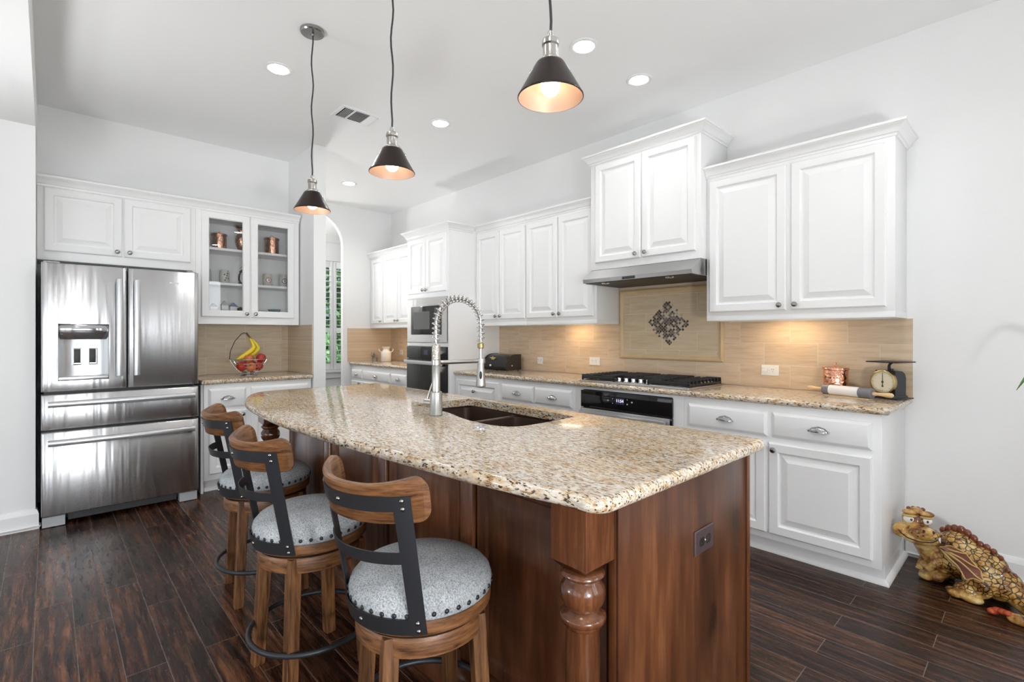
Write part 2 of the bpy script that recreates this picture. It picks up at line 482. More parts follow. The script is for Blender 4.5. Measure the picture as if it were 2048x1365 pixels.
M_WALL = simple('wall_paint', (0.86, 0.86, 0.855), 0.7, bump=(160, 0.05))
M_CEIL = simple('ceiling_paint', (0.90, 0.90, 0.895), 0.8, bump=(120, 0.08))
M_TRIM = simple('trim_paint', (0.86, 0.86, 0.855), 0.35)
M_CAB = simple('cabinet_paint', (0.87, 0.87, 0.865), 0.30)
M_FLOOR = floor_mat()
M_GRAN = granite_mat()
M_TILE_R = tile_mat('travertine_tile', (0, 2), u_off=1.483 + 0.33 * 20 + 0.165, v_off=-0.922 + 0.152 * 10)
M_TILE_L = tile_mat('travertine_tile_left', (1, 2), u_off=5.05, v_off=-0.922 + 0.152 * 10, base=((0.44, 0.35, 0.24), (0.58, 0.48, 0.35), (0.66, 0.57, 0.45)))
M_TILE_P = tile_mat('travertine_inset', (0, 2), length=0.30, height=0.15, u_off=5.0, v_off=5.02, base=((0.46, 0.35, 0.21), (0.60, 0.48, 0.32), (0.66, 0.55, 0.40)))
M_LINER = simple('travertine_liner', (0.60, 0.44, 0.25), 0.4, vary=0.25, bump=(60, 0.3))
M_STEEL = steel_mat('brushed_stainless', 1)
M_STEELX = steel_mat('brushed_stainless_range', 0, (0.58, 0.58, 0.58), 0.36)
M_CHROME = simple('polished_chrome', (0.75, 0.75, 0.76), 0.08, 1.0)
M_NICKEL = simple('brushed_nickel', (0.50, 0.49, 0.46), 0.28, 1.0)
M_PULL = simple('fluted_pull_metal', (0.40, 0.40, 0.40), 0.18, 1.0)
M_PEWTER = simple('pewter_hardware', (0.36, 0.35, 0.34), 0.25, 1.0)
M_BLACKM = simple('black_metal', (0.028, 0.029, 0.033), 0.42, 0.3)
M_BLACKG = simple('black_glass', (0.008, 0.008, 0.009), 0.05)
M_IRON = simple('cast_iron', (0.014, 0.014, 0.015), 0.5, bump=(200, 0.2))
M_DARK = simple('dark_grey_plastic', (0.03, 0.03, 0.03), 0.5)
M_GREYP = simple('grey_plastic', (0.42, 0.43, 0.44), 0.45)
M_LGREY = simple('satin_silver', (0.62, 0.63, 0.64), 0.3, 0.7)
M_ALDER = wood_mat('knotty_alder', (0.060, 0.019, 0.008), (0.125, 0.042, 0.016), (0.24, 0.095, 0.036), 2, 0.8, 0.28, 9.0, (0.26, 0.50, 0.78), 0.15, 0.62, 0.12, 0.75)
M_STOOLW = wood_mat('stool_wood', (0.035, 0.014, 0.006), (0.16, 0.066, 0.024), (0.30, 0.140, 0.055), 2, 1.6, 0.42, 14.0, (0.34, 0.47, 0.70), 0.0, 0.35)
M_STOOLH = wood_mat('stool_wood_bent', (0.035, 0.014, 0.006), (0.17, 0.070, 0.026), (0.32, 0.148, 0.058), 0, 2.2, 0.42, 14.0, (0.36, 0.47, 0.70), 0.0, 0.3)
def fabric_mat():
    m, nt, b = new_mat('grey_upholstery')
    n1 = noise(nt, mapping(nt, (1, 1.8, 1)), 190, 3, .7); n2 = noise(nt, mapping(nt), 9, 3, .6)
    r1 = ramp(nt, [(.36, (.20, .21, .22)), (.50, (.42, .44, .455)), (.66, (.58, .60, .615))]); nt.links.new(n1.outputs['Fac'], r1.inputs['Fac'])
    r2 = ramp(nt, [(.35, (.80, .80, .80)), (.65, (1.1, 1.1, 1.1))]); nt.links.new(n2.outputs['Fac'], r2.inputs['Fac'])
    nt.links.new(mixc(nt, 1.0, r1.outputs['Color'], r2.outputs['Color'], 'MULTIPLY'), b.inputs['Base Color'])
    b.inputs['Roughness'].default_value = .95; b.inputs['Specular IOR Level'].default_value = .15
    bump(nt, n1.outputs['Fac'], .35, .002, b)
    return m
M_FABRIC = fabric_mat()
def bent_wood():
    m, nt, b = new_mat('stool_wood_bent')
    tc = nt.nodes.new('ShaderNodeTexCoord'); sp = nt.nodes.new('ShaderNodeSeparateXYZ'); nt.links.new(tc.outputs['Object'], sp.inputs[0])
    at = nt.nodes.new('ShaderNodeMath'); at.operation = 'ARCTAN2'; nt.links.new(sp.outputs[1], at.inputs[0]); nt.links.new(sp.outputs[0], at.inputs[1])
    ab = nt.nodes.new('ShaderNodeMath'); ab.operation = 'MULTIPLY'; ab.inputs[1].default_value = .75; nt.links.new(at.outputs[0], ab.inputs[0])
    ln = nt.nodes.new('ShaderNodeVectorMath'); ln.operation = 'LENGTH'
    fl = nt.nodes.new('ShaderNodeCombineXYZ'); nt.links.new(sp.outputs[0], fl.inputs[0]); nt.links.new(sp.outputs[1], fl.inputs[1]); nt.links.new(fl.outputs[0], ln.inputs[0])
    rs = nt.nodes.new('ShaderNodeMath'); rs.operation = 'MULTIPLY'; rs.inputs[1].default_value = 24; nt.links.new(ln.outputs['Value'], rs.inputs[0])
    zs = nt.nodes.new('ShaderNodeMath'); zs.operation = 'MULTIPLY'; zs.inputs[1].default_value = 34; nt.links.new(sp.outputs[2], zs.inputs[0])
    cb = nt.nodes.new('ShaderNodeCombineXYZ')
    for i, o in enumerate((ab, rs, zs)): nt.links.new(o.outputs[0], cb.inputs[i])
    n1 = noise(nt, cb.outputs[0], 2.6, 7, .68, .3)
    r = ramp(nt, [(.34, (.035, .014, .006)), (.46, (.15, .062, .023)), (.68, (.31, .142, .055))]); nt.links.new(n1.outputs['Fac'], r.inputs['Fac'])
    nt.links.new(r.outputs['Color'], b.inputs['Base Color']); b.inputs['Roughness'].default_value = .42
    bump(nt, n1.outputs['Fac'], .12, .002, b)
    return m
M_STOOLH = bent_wood()
def mosaic_mat():
    m, nt, b = new_mat('stone_mosaic')
    g = nt.nodes.new('ShaderNodeNewGeometry')
    r = ramp(nt, [(0, (.022, .015, .013)), (.30, (.075, .048, .036)), (.46, (.17, .125, .095)), (.58, (.15, .15, .145)), (.66, (.62, .54, .43)), (.84, (.50, .39, .27))], 'CONSTANT')
    nt.links.new(g.outputs['Random Per Island'], r.inputs['Fac']); nt.links.new(r.outputs['Color'], b.inputs['Base Color'])
    b.inputs['Roughness'].default_value = .22
    return m
M_MOSAIC = mosaic_mat()
M_COPPER = hammered('hammered_copper', (0.86, 0.42, 0.27), 75, 0.16)
M_COPPERD = hammered('aged_copper', (0.62, 0.33, 0.22), 60, 0.25)
M_COPPERS = simple('copper_smooth', (0.86, 0.44, 0.28), 0.15, 1.0)
M_SINK = simple('hammered_bronze_sink', (0.16, 0.105, 0.085), 0.35, 0.75, bump=(45, 0.15))
M_GLASS = thin_glass('clear_glass')
M_SHADEO = simple('bronze_shade', (0.030, 0.020, 0.018), 0.32, 0.6)
M_SHADEI = simple('copper_lined_shade', (0.58, 0.40, 0.31), 0.5, 0.25)
M_BULB = simple('lit_bulb', (1, 0.95, 0.85), 0.4, emit=(1.0, 0.83, 0.60), estr=8.0)
M_CAN = simple('lit_downlight', (1, 1, 1), 0.5, emit=(1, 0.98, 0.95), estr=5.0)
M_PUCK = simple('lit_cabinet_light', (1, 1, 1), 0.5, emit=(1.0, 0.78, 0.50), estr=5.0)
M_WHITE = simple('white_plastic', (0.84, 0.83, 0.80), 0.35)
M_CREAM = simple('cream_stoneware', (0.80, 0.76, 0.70), 0.25, vary=0.05)
M_SLOT = simple('outlet_slot', (0.02, 0.02, 0.02), 0.6)
M_BRONZEP = simple('brown_cover_plate', (0.11, 0.075, 0.08), 0.32, 0.4)
M_RED = simple('apple_skin', (0.42, 0.03, 0.02), 0.22, vary=0.5)
M_REDY = simple('apple_skin_blush', (0.55, 0.16, 0.06), 0.22, vary=0.5)
M_STEM = simple('fruit_stem', (0.09, 0.06, 0.025), 0.7)
M_BANANA = simple('banana_skin', (0.78, 0.58, 0.03), 0.45, vary=0.12)
M_MAPLE = simple('pale_turned_wood', (0.72, 0.50, 0.27), 0.4, vary=0.1)
M_MARBLE = simple('white_marble', (0.78, 0.76, 0.75), 0.2, vary=0.06)
M_MARBLEG = simple('grey_marble_end', (0.16, 0.16, 0.18), 0.2, vary=0.4)
M_SCALE = simple('old_black_enamel', (0.011, 0.0115, 0.013), 0.4, vary=0.3)
M_BRASS = simple('aged_brass', (0.45, 0.33, 0.14), 0.35, 1.0)
M_DIAL = simple('aged_dial_paper', (0.70, 0.63, 0.46), 0.5, vary=0.1)
M_GOLD = simple('gilt_ornament', (0.72, 0.54, 0.28), 0.35, 0.8)
M_PEARL = simple('pearl_knob', (0.9, 0.88, 0.84), 0.2)
M_LEAF = simple('plant_leaf', (0.05, 0.22, 0.015), 0.35, vary=0.3)
M_TERRA = simple('terracotta_pot', (0.45, 0.19, 0.10), 0.7)
M_SOIL = simple('potting_soil', (0.03, 0.02, 0.013), 0.9)
M_FOL = simple('garden_foliage', (0.07, 0.19, 0.05), 0.6, vary=0.5)
M_GRASS = simple('lawn', (0.06, 0.13, 0.03), 0.9, vary=0.3)
M_DISP = simple('lit_clock_digits', (0.7, 0.7, 1), 0.5, emit=(0.75, 0.74, 1.0), estr=1.2)
M_SCREEN = simple('clock_screen', (0.05, 0.05, 0.09), 0.2)
M_ICON = simple('control_marks', (0.6, 0.6, 0.6), 0.5)
M_INKD = simple('dark_ink', (0.03, 0.03, 0.03), 0.5)
M_INKB = simple('blue_ink', (0.10, 0.18, 0.30), 0.5)
M_INKR = simple('red_ink', (0.40, 0.07, 0.05), 0.5)
M_COWG = simple('glazed_cow', (0.22, 0.19, 0.17), 0.3, vary=0.9)
M_GLASSG = simple('green_glass', (0.16, 0.28, 0.25), 0.1, trans=0.4)
M_MUG = simple('grey_stoneware', (0.50, 0.50, 0.45), 0.3, vary=0.08)
# ---------------------------------------------------------------- room shell
YW, XL, XPIER, XFAR, XHALL = 3.66, -5.24, -4.585, -6.49, -7.60
ZC, ZLOW = 3.048, 2.665
YH = -0.06                                   # edge where the ceiling drops towards the living room
struct('floor', MB().box(-8.2, -4.7, -0.05, 3.5, 4.9, 0.0), M_FLOOR)
struct('ceiling', MB().box(XFAR - 0.2, YH, ZC, XS + 0.2, YW + 0.1, ZC + 0.08), M_CEIL)
m = MB()
m.box(XL - 0.1, YR - 0.1, ZLOW, XS + 0.2, YH, ZLOW + 0.08); m.box(XL - 0.1, YH - 0.1, ZLOW, XS + 0.2, YH, ZC + 0.08)
struct('ceiling_lower', m, M_CEIL)
struct('wall_right', MB().box(XFAR - 0.1, YW, 0, XS + 0.1, YW + 0.12, ZC), M_WALL)
struct('wall_left', MB().box(XL - 0.1, YH - 0.1, 0, XL, 1.80, ZC), M_WALL)
struct('wall_stub', MB().box(XL, YR, 0, -4.55, YH, ZLOW + 0.02), M_WALL)
struct('wall_pier', MB().box(XFAR - 0.1, 1.79, 0, XPIER, 1.905, ZC, 0.004), M_WALL)

def wall_with_holes(name, P, u0, u1, v0, v1, t, holes, mat):
    us = sorted({u0, u1, *[h[0] for h in holes], *[h[1] for h in holes]})
    vs = sorted({v0, v1, *[h[2] for h in holes], *[h[3] for h in holes]})
    m = MB()
    for a, b in zip(us[:-1], us[1:]):
        for c, d in zip(vs[:-1], vs[1:]):
            cu, cv = (a + b) / 2, (c + d) / 2
            if any(h[0] < cu < h[1] and h[2] < cv < h[3] for h in holes): continue
            p = [P(a, c, 0), P(b, d, -t)]
            m.box(*[min(p[0][k], p[1][k]) for k in range(3)], *[max(p[0][k], p[1][k]) for k in range(3)])
    bmesh.ops.remove_doubles(m.bm, verts=m.bm.verts, dist=1e-5)
    return struct(name, m, mat)
PE = lambda u, v, n: (XS - n, u, v)
PB = lambda u, v, n: (u, YR + n, v)
wall_with_holes('wall_east', PE, YR, YW, 0, ZC, 0.14, SIDE_WINS, M_WALL)
wall_with_holes('wall_rear', PB, XL, XS, 0, ZLOW, 0.14, REAR_WINS, M_WALL)

def window_unit(name, P, u0, u1, v0, v1, slats=0):
    o = MB()
    w = 0.06
    for a, b, c, d in ((u0, u1, v0, v0 + w), (u0, u1, v1 - w, v1), (u0, u0 + w, v0 + w, v1 - w), (u1 - w, u1, v0 + w, v1 - w), (u0 + w, u1 - w, (v0 + v1) / 2 - .02, (v0 + v1) / 2 + .02)):
        p = (P(a, c, -0.03), P(b, d, -0.10))
        o.box(*[min(p[0][k], p[1][k]) for k in range(3)], *[max(p[0][k], p[1][k]) for k in range(3)])
    f = struct(name, o, M_TRIM)
    g = MB(); p = (P(u0 + w, v0 + w, -0.075), P(u1 - w, v1 - w, -0.081))
    g.box(*[min(p[0][k], p[1][k]) for k in range(3)], *[max(p[0][k], p[1][k]) for k in range(3)])
    g.build('pane', M_GLASS, f)
    if slats:
        s = MB(); n = int((v1 - v0) / slats)
        for i in range(n):
            z = v0 + (i + 0.5) * slats
            p = (P(u0 + .01, z - .0015, -0.005), P(u1 - .01, z + .0015, -0.028))
            s.box(*[min(p[0][k], p[1][k]) for k in range(3)], *[max(p[0][k], p[1][k]) for k in range(3)])
        s.build('blind', M_TRIM, f)
    return f
window_unit('window_1', PE, *SIDE_WINS[0])
window_unit('window_2', PE, *SIDE_WINS[1])
window_unit('window_7', PE, *SIDE_WINS[2], slats=0.06)
window_unit('window_8', PE, *SIDE_WINS[3])  # added opening, out of view, for more light from the east
window_unit('window_9', PE, *SIDE_WINS[4])  # second added opening, same purpose
for i, wn_ in enumerate(REAR_WINS): window_unit('window_%d' % (i + 3), PB, *wn_)

# far wall with the arched opening
def arch_wall():
    m = MB(); y0, y1, zs, zt = 1.97, 2.93, 2.50, 2.93
    t = 0.065
    yc, a, bz = (y0 + y1) / 2, (y1 - y0) / 2, zt - zs
    N = 24
    arc = [(yc - a * cos(pi * i / N), zs + bz * sin(pi * i / N)) for i in range(N + 1)]
    for x in (XFAR, XFAR - t):
        m.f([m.v((x, *p)) for p in ((1.905, 0), (y0, 0), (y0, zs), (1.905, zs))])
        m.f([m.v((x, *p)) for p in ((y1, 0), (YW, 0), (YW, zs), (y1, zs))])
        m.f([m.v((x, *p)) for p in ((1.905, zs), (y0, zs), (y0, ZC), (1.905, ZC))])
        m.f([m.v((x, *p)) for p in ((y1, zs), (YW, zs), (YW, ZC), (y1, ZC))])
        for p, q in zip(arc[:-1], arc[1:]): m.f([m.v((x, *r)) for r in (p, q, (q[0], ZC), (p[0], ZC))])
    for p, q in zip([(y0, 0)] + arc, arc + [(y1, 0)]):
        m.f([m.v((XFAR, *p)), m.v((XFAR, *q)), m.v((XFAR - t, *q)), m.v((XFAR - t, *p))])
    bmesh.ops.remove_doubles(m.bm, verts=m.bm.verts, dist=1e-5)
    return struct('wall_far', m, M_WALL)
arch_wall()
# the little room beyond the arch
struct('wall_hall_left', MB().box(XHALL, 1.5, 0, XFAR - 0.1, 1.6, 2.95), M_WALL)
struct('wall_hall_right', MB().box(XHALL, 4.6, 0, XFAR - 0.1, 4.7, 2.95), M_WALL)
struct('wall_hall_back', MB().box(XFAR - 0.1, YW + 0.1, 0, XFAR - 0.065, 4.7, 2.95), M_WALL)
struct('ceiling_hall', MB().box(XHALL - 0.1, 1.5, 2.84, XFAR - 0.06, 4.7, 2.92), M_CEIL)
PH = lambda u, v, n: (XHALL + n, u, v)
HW = (2.55, 3.98, 0.74, 2.44)
wall_with_holes('wall_hall', PH, 1.5, 4.7, 0, 2.92, 0.14, [HW], M_WALL)
prof = [(0, 2.84), (0.10, 2.84), (0.085, 2.80), (0.05, 2.77), (0.03, 2.74), (0.0, 2.72)]
struct('trim_1', MB().sweep([(XHALL, 1.6), (XHALL, 4.6)], prof), M_TRIM)
# shutters in that window
f = MB()
for a, b, c, d in ((HW[0] - .07, HW[1] + .07, HW[3], HW[3] + .09), (HW[0] - .07, HW[0], HW[2], HW[3]), (HW[1], HW[1] + .07, HW[2], HW[3]), (HW[0] - .10, HW[1] + .10, HW[2] - .04, HW[2]), (HW[0] - .07, HW[1] + .07, HW[2] - .13, HW[2] - .04)):
    f.box(XHALL, a, c, XHALL + (0.05 if d - c < .05 else 0.025), b, d, 0.003)
wf = struct('window_6', f, M_TRIM)
g = MB(); g.box(XHALL - .09, HW[0], HW[2], XHALL - .086, HW[1], HW[3]); g.build('pane', M_GLASS, wf)
def shutter(y0, y1, label):
    t = thing('plantation_shutter', label, 'shutter', (XHALL + 0.02, y0, HW[2]), group='shutters in the window beyond the arch')
    fr = MB(); x0, x1 = XHALL - 0.012, XHALL + 0.018
    st = 0.05; zm = 1.36
    rails = [(HW[2] + .004, HW[2] + .10), (zm - .035, zm + .035), (HW[3] - .10, HW[3] - .004)]
    fr.box(x0, y0, HW[2] + .004, x1, y0 + st, HW[3] - .004, .003); fr.box(x0, y1 - st, HW[2] + .004, x1, y1, HW[3] - .004, .003)
    for c, d in rails: fr.box(x0, y0 + st, c, x1, y1 - st, d, .003)
    fr.build('shutter_frame', M_TRIM, t)
    lv = []
    for c, d in ((rails[0][1], rails[1][0]), (rails[1][1], rails[2][0])):
        n = round((d - c) / 0.088)
        for i in range(n):
            z = c + (i + .5) * (d - c) / n
            M = Matrix.Translation((XHALL + .003, 0, z)) @ Matrix.Rotation(radians(2), 4, 'Y')
            l = MB(); l.box(-.040, y0 + st + .002, -.0045, .040, y1 - st - .002, .0045, .003, M=M, seg=1)
            l.build('louver', M_TRIM, t)
ymid = 3.267
shutter(HW[0] + .005, ymid - .002, 'white louvered shutter seen through the arch, nearest the wall end')
shutter(ymid + .002, HW[1] - .005, 'white louvered shutter seen through the arch, half hidden by its right side')
# garden outside
gm = MB(); gm.box(-16, -3, -0.3, -8.25, 11, -0.2); o = struct('ground', gm, M_GRASS)
def bush(name, c, r, n, seed, label):
    rnd = random.Random(seed); t = thing(name, label, 'bush', (c[0], c[1], -0.2), group='bushes outside the hall window')
    m = MB()
    for i in range(n):
        d = Vector((rnd.gauss(0, 1), rnd.gauss(0, 1), rnd.gauss(0, 1))).normalized()
        p = Vector(c) + Vector((d.x * r[0], d.y * r[1], d.z * r[2])) * (0.55 + 0.45 * rnd.random())
        a = Vector((rnd.gauss(0, 1), rnd.gauss(0, 1), rnd.gauss(0, 1))).normalized() * rnd.uniform(.05, .11)
        b = a.cross(d).normalized() * rnd.uniform(.03, .06)
        m.f([m.v(p - a), m.v(p + b), m.v(p + a), m.v(p - b)])
    m.build('foliage', M_FOL, t, smooth=0)
    MB().cyl((c[0], c[1], -.25), (c[0], c[1], c[2]), .06, .03).build('trunk', M_STEM, t)
bush('garden_bush', (-10.3, 4.1, 0.7), (0.7, 0.8, 0.85), 1500, 1, 'low dark green garden bush outside the shutters')
bush('garden_tree', (-11.4, 5.0, 2.4), (1.3, 1.5, 1.9), 4200, 2, 'tall green tree outside the shutters')

# baseboards
bb = [(0, 0), (0.018, 0), (0.018, 0.006), (0.026, 0.02), (0.016, 0.022), (0.016, 0.10), (0.010, 0.118), (0.006, 0.128), (0, 0.130)]
struct('baseboard_right', MB().sweep([(-0.535, YW), (XS, YW)], bb), M_TRIM)
struct('baseboard_stub', MB().sweep([(-4.55, YR), (-4.55, YH), (-4.60, YH)], bb), M_TRIM)
struct('baseboard_pier', MB().sweep([(-4.60, 1.79), (XPIER, 1.79), (XPIER, 1.905), (XFAR, 1.905)][::-1], bb), M_TRIM)
struct('baseboard_far', MB().sweep([(XFAR, 2.94), (XFAR, 3.04)], bb), M_TRIM)

# ---------------------------------------------------------------- cabinets
def knob(parent, P, u, v):
    m = MB(); t = bmesh.new()
    a = Vector(P(u, v, 0)); n = (Vector(P(u, v, 1)) - a)
    q = Vector((0, 0, 1)).rotation_difference(n).to_matrix().to_4x4()
    m.lathe([(.006, .018), (.0055, .030), (.009, .034), (.0155, .040), (.0165, .046), (.013, .052), (.006, .055), (0, .0555)], a, 20, q)
    return m.build('knob', M_PEWTER, parent)

def cup_pull(parent, P, u, v, w=0.046):
    m = MB(); NU, NV = 28, 8; d, h = 0.026, 0.030
    outer, inner = [], []
    for s, L in ((1.0, outer), (0.88, inner)):
        for j in range(NV + 1):
            ps = (pi / 2) * j / NV
            ring = []
            for i in range(NU + 1):
                ph = pi * i / NU
                rib = 1.0 + 0.05 * cos(8 * ph) * sin(ph) * sin(ps + .4)
                ring.append(P(u - w * cos(ph) * (s if s == 1 else .94), v - .012 + h * s * sin(ph) * sin(ps) * rib, 0.020 + d * s * sin(ph) * cos(ps) * rib))
            L.append(ring)
    m.ringloft(outer, close=False); m.ringloft(inner, close=False)
    fl = [outer[0], inner[0]]; m.ringloft(fl, close=False)
    for k in (-1, 1):       # small mounting ears
        c = P(u + k * (w + .002), v - .008, .021); m.ell(c, .006, .006, .006, 10)
    return m.build('cup_pull', M_PULL, parent)

DOOR = [(0, .013), (.007, .021), (.050, .021), (.053, .0185), (.058, .0085), (.066, .0070), (.098, .0185), (.101, .0200)]
DRAW = [(0, .010), (.014, .0195), (.018, .021)]
def door(parent, P, u0, v0, u1, v1, kn=None, name='door'):
    o = MB().nested(P, u0, v0, u1, v1, DOOR).build(name, M_CAB, parent, 25)
    if kn: knob(o, P, *kn)
    return o
def drawer(parent, P, u0, v0, u1, v1, pull=True):
    o = MB().nested(P, u0, v0, u1, v1, DRAW).build('drawer', M_CAB, parent, 25)
    if pull: cup_pull(o, P, (u0 + u1) / 2, (v0 + v1) / 2 + .002)
    return o
def bx(P, u0, v0, n0, u1, v1, n1, bev=0, mb=None):
    p, q = P(u0, v0, n0), P(u1, v1, n1)
    return (mb or MB()).box(*[min(p[k], q[k]) for k in range(3)], *[max(p[k], q[k]) for k in range(3)], bev)

def crown(z0):
    return [(0, z0), (.008, z0), (.010, z0 + .012), (.018, z0 + .016), (.024, z0 + .030), (.036, z0 + .046), (.046, z0 + .052), (.048, z0 + .056), (.055, z0 + .058), (.055, z0 + .072), (0, z0 + .072)]

ZU0, ZU1 = 1.378, 2.365
def upper(name, label, P, depth, u0, u1, v0, v1, doors, cpath, cz):
    t = thing(name, label, 'cabinet', P((u0 + u1) / 2, v0, -depth / 2), group='white wall cabinets')
    if v0 == ZU0:       # recessed underside behind a bottom rail
        m = MB(); e = .0002
        bx(P, u0, v0 + .034, -depth + .002, u1, v1, 0, .0015, m); bx(P, u0, v0, -.022, u1, v0 + .034 + e, 0, .0012, m)
        bx(P, u0, v0, -depth + .002, u0 + .016, v0 + .034 + e, -.022, 0, m); bx(P, u1 - .016, v0, -depth + .002, u1, v0 + .034 + e, -.022, 0, m)
        m.build('cabinet_body', M_CAB, t)
    else: bx(P, u0, v0, -depth + .002, u1, v1, 0, .0015).build('cabinet_body', M_CAB, t)
    for d in doors: door(t, P, d[0], d[1], d[2], d[3], d[4])
    if cpath: MB().sweep(cpath, crown(cz)).build('crown_moulding', M_CAB, t, 30)
    return t

PU, PH_, PT, PBASE = PR(3.33), PR(3.25), PR(2.97), PR(3.05)
eps = .001
def light_rail(t, pts):
    MB().sweep(pts, [(0, ZU0 - .03), (.004, ZU0 - .03), (.006, ZU0), (-.016, ZU0), (-.016, ZU0 - .03)]).build('light_rail', M_CAB, t)
upper('wall_cabinet', 'white two-door wall cabinet right of the range hood, end of the run', PU, .33, -1.58 + eps, -.533, ZU0, ZU1 + .015,
      [(-1.555, 1.436, -1.070, 2.335, (-1.103, 1.468)), (-1.043, 1.436, -.570, 2.335, (-1.016, 1.468))],
      [(-1.58 + eps, 3.33), (-.533, 3.33), (-.533, 3.655)], 2.358)
upper('hood_cabinet', 'tall white two-door cabinet directly above the range hood', PH_, .41, -2.52 + eps, -1.58 - eps, 1.808, 2.69,
      [(-2.465, 1.862, -2.045, 2.650, (-2.080, 1.895)), (-2.033, 1.862, -1.615, 2.650, (-1.998, 1.895))],
      [(-2.52 + eps, 3.655), (-2.52 + eps, 3.25), (-1.58 - eps, 3.25), (-1.58 - eps, 3.655)], 2.664)
upper('wall_cabinet', 'white two-door wall cabinet between the hood and its twin beside the oven tower', PU, .33, -3.347 + eps, -2.52 - eps, ZU0, ZU1 + .015,
      [(-3.338, 1.440, -2.946, 2.335, (-2.975, 1.472)), (-2.936, 1.440, -2.545, 2.335, (-2.906, 1.472))],
      [(-3.347 + eps, 3.33), (-2.52 - eps, 3.33)], 2.358)
upper('wall_cabinet', 'white two-door wall cabinet touching the side of the oven tower', PU, .33, -4.10 + eps, -3.347 - eps, ZU0, ZU1 + .015,
      [(-4.085, 1.440, -3.733, 2.335, (-3.762, 1.472)), (-3.723, 1.440, -3.357, 2.335, (-3.694, 1.472))],
      [(-4.10 + eps, 3.33), (-3.347 - eps, 3.33)], 2.358)
upper('wall_cabinet', 'white three-door wall cabinet left of the oven tower by the arch', PU, .33, XFAR + .002, -4.905 - eps, ZU0, ZU1 + .015,
      [(-6.42, 1.440, -6.105, 2.335, (-6.135, 1.472)), (-6.080, 1.440, -5.715, 2.335, (-5.745, 1.472)), (-5.700, 1.440, -5.33, 2.335, (-5.672, 1.472))],
      [(XFAR + .002, 3.33), (-4.905 - eps, 3.33)], 2.358)

# oven tower
t = thing('oven_tower', 'tall white cabinet tower holding the microwave and wall oven', 'cabinet', (-4.50, 3.3, 0))
x0, x1 = -4.90, -4.10 - eps
m = MB()
m.box(x0, 2.97, .10, x0 + .02, 3.655, 2.38); m.box(x1 - .02, 2.97, .10, x1, 3.655, 2.38); m.box(x0, 3.04, 0, x1, 3.655, .10)
m.box(x0 + .02, 3.64, .10, x1 - .02, 3.655, 2.38)
m.box(x0 + .02, 2.97, 1.68, x1 - .02, 3.64, 2.38); m.box(x0 + .02, 2.97, 1.162, x1 - .02, 3.64, 1.200); m.box(x0 + .02, 2.97, .10, x1 - .02, 3.64, .50)
m.build('cabinet_body', M_CAB, t)
door(t, PT, -4.855, 1.735, -4.508, 2.332, (-4.535, 1.765)); door(t, PT, -4.498, 1.735, -4.135, 2.332, (-4.470, 1.765))
door(t, PT, -4.855, .14, -4.145, .475)
MB().sweep([(x0, 3.33), (x0, 2.97), (x1, 2.97), (x1, 3.275)], crown(2.358)).build('crown_moulding', M_CAB, t, 30)
# microwave with trim kit
t = thing('microwave', 'stainless framed built-in microwave above the wall oven', 'microwave', (-4.5, 2.97, 1.2))
PM = PR(2.968)
MB().nested(PM, -4.875, 1.202, -4.125, 1.678, [(0, .012), (.004, .016), (.085, .016)], hole=True, back=.0005).build('trim_frame', M_STEELX, t, 30)
bx(PM, -4.86, 1.22, -.36, -4.14, 1.66, -.004).build('casing', M_DARK, t)
bx(PM, -4.79, 1.288, -.003, -4.21, 1.592, .020, .004).build('door', M_BLACKG, t)
bx(PM, -4.735, 1.345, .0205, -4.42, 1.535, .0212).build('door_window', simple('microwave_mesh', (.11, .11, .11), .12), t)
bx(PM, -4.335, 1.31, .0205, -4.225, 1.57, .0215).build('control_panel', M_DARK, t)
# wall oven
t = thing('wall_oven', 'black and stainless wall oven built into the tower below the microwave', 'oven', (-4.5, 2.97, .5))
bx(PM, -4.87, .51, -.55, -4.13, 1.155, .0).build('casing', M_DARK, t)
bx(PM, -4.875, 1.028, .0005, -4.125, 1.158, .022, .003).build('control_panel', M_BLACKG, t)
p = bx(PM, -4.53, 1.07, .0222, -4.45, 1.125, .0228).build('display', M_SCREEN, t)
bx(PM, -4.875, .50, .0005, -4.125, 1.022, .022, .003).build('door', M_BLACKG, t)
hm = MB(); bx(PM, -4.86, .965, .05, -4.14, 1.008, .072, .008, hm); bx(PM, -4.82, .975, .02, -4.79, 1.0, .055, 0, hm); bx(PM, -4.21, .975, .02, -4.18, 1.0, .055, 0, hm)
hm.build('handle', M_LGREY, t)

# base cabinets along the range wall
def base(name, label, u0, u1, drawers, doors, gap=None):
    t = thing(name, label, 'cabinet', ((u0 + u1) / 2, 3.35, 0), group='white base cabinets')
    m = MB()
    if gap:     # opening for the built-in oven
        a, b, c, d = gap
        bx(PBASE, u0, .10, -.605, u1, c, 0, 0, m); bx(PBASE, u0, d, -.605, u1, .880, 0, 0, m)
        bx(PBASE, u0, c, -.605, a, d, 0, 0, m); bx(PBASE, b, c, -.605, u1, d, 0, 0, m); bx(PBASE, a, c, -.605, b, d, -.60, 0, m)
    else: bx(PBASE, u0, .10, -.605, u1, .880, 0, .0015, m)
    m.build('cabinet_body', M_CAB, t)
    bx(PBASE, u0, 0, -.605, u1, .10, -.075).build('toe_kick', M_CAB, t)
    for d in drawers: drawer(t, PBASE, *d)
    for d in doors: door(t, PBASE, *d)
    return t
tb = base('base_cabinet', 'white base cabinet with two drawers at the right end of the range wall', -1.60 + eps, -.542,
     [(-1.566, .695, -1.080, .838), (-1.054, .695, -.580, .838)],
     [(-1.566, .138, -1.088, .662, (-1.118, .625)), (-1.072, .138, -.580, .662, (-1.040, .625))])
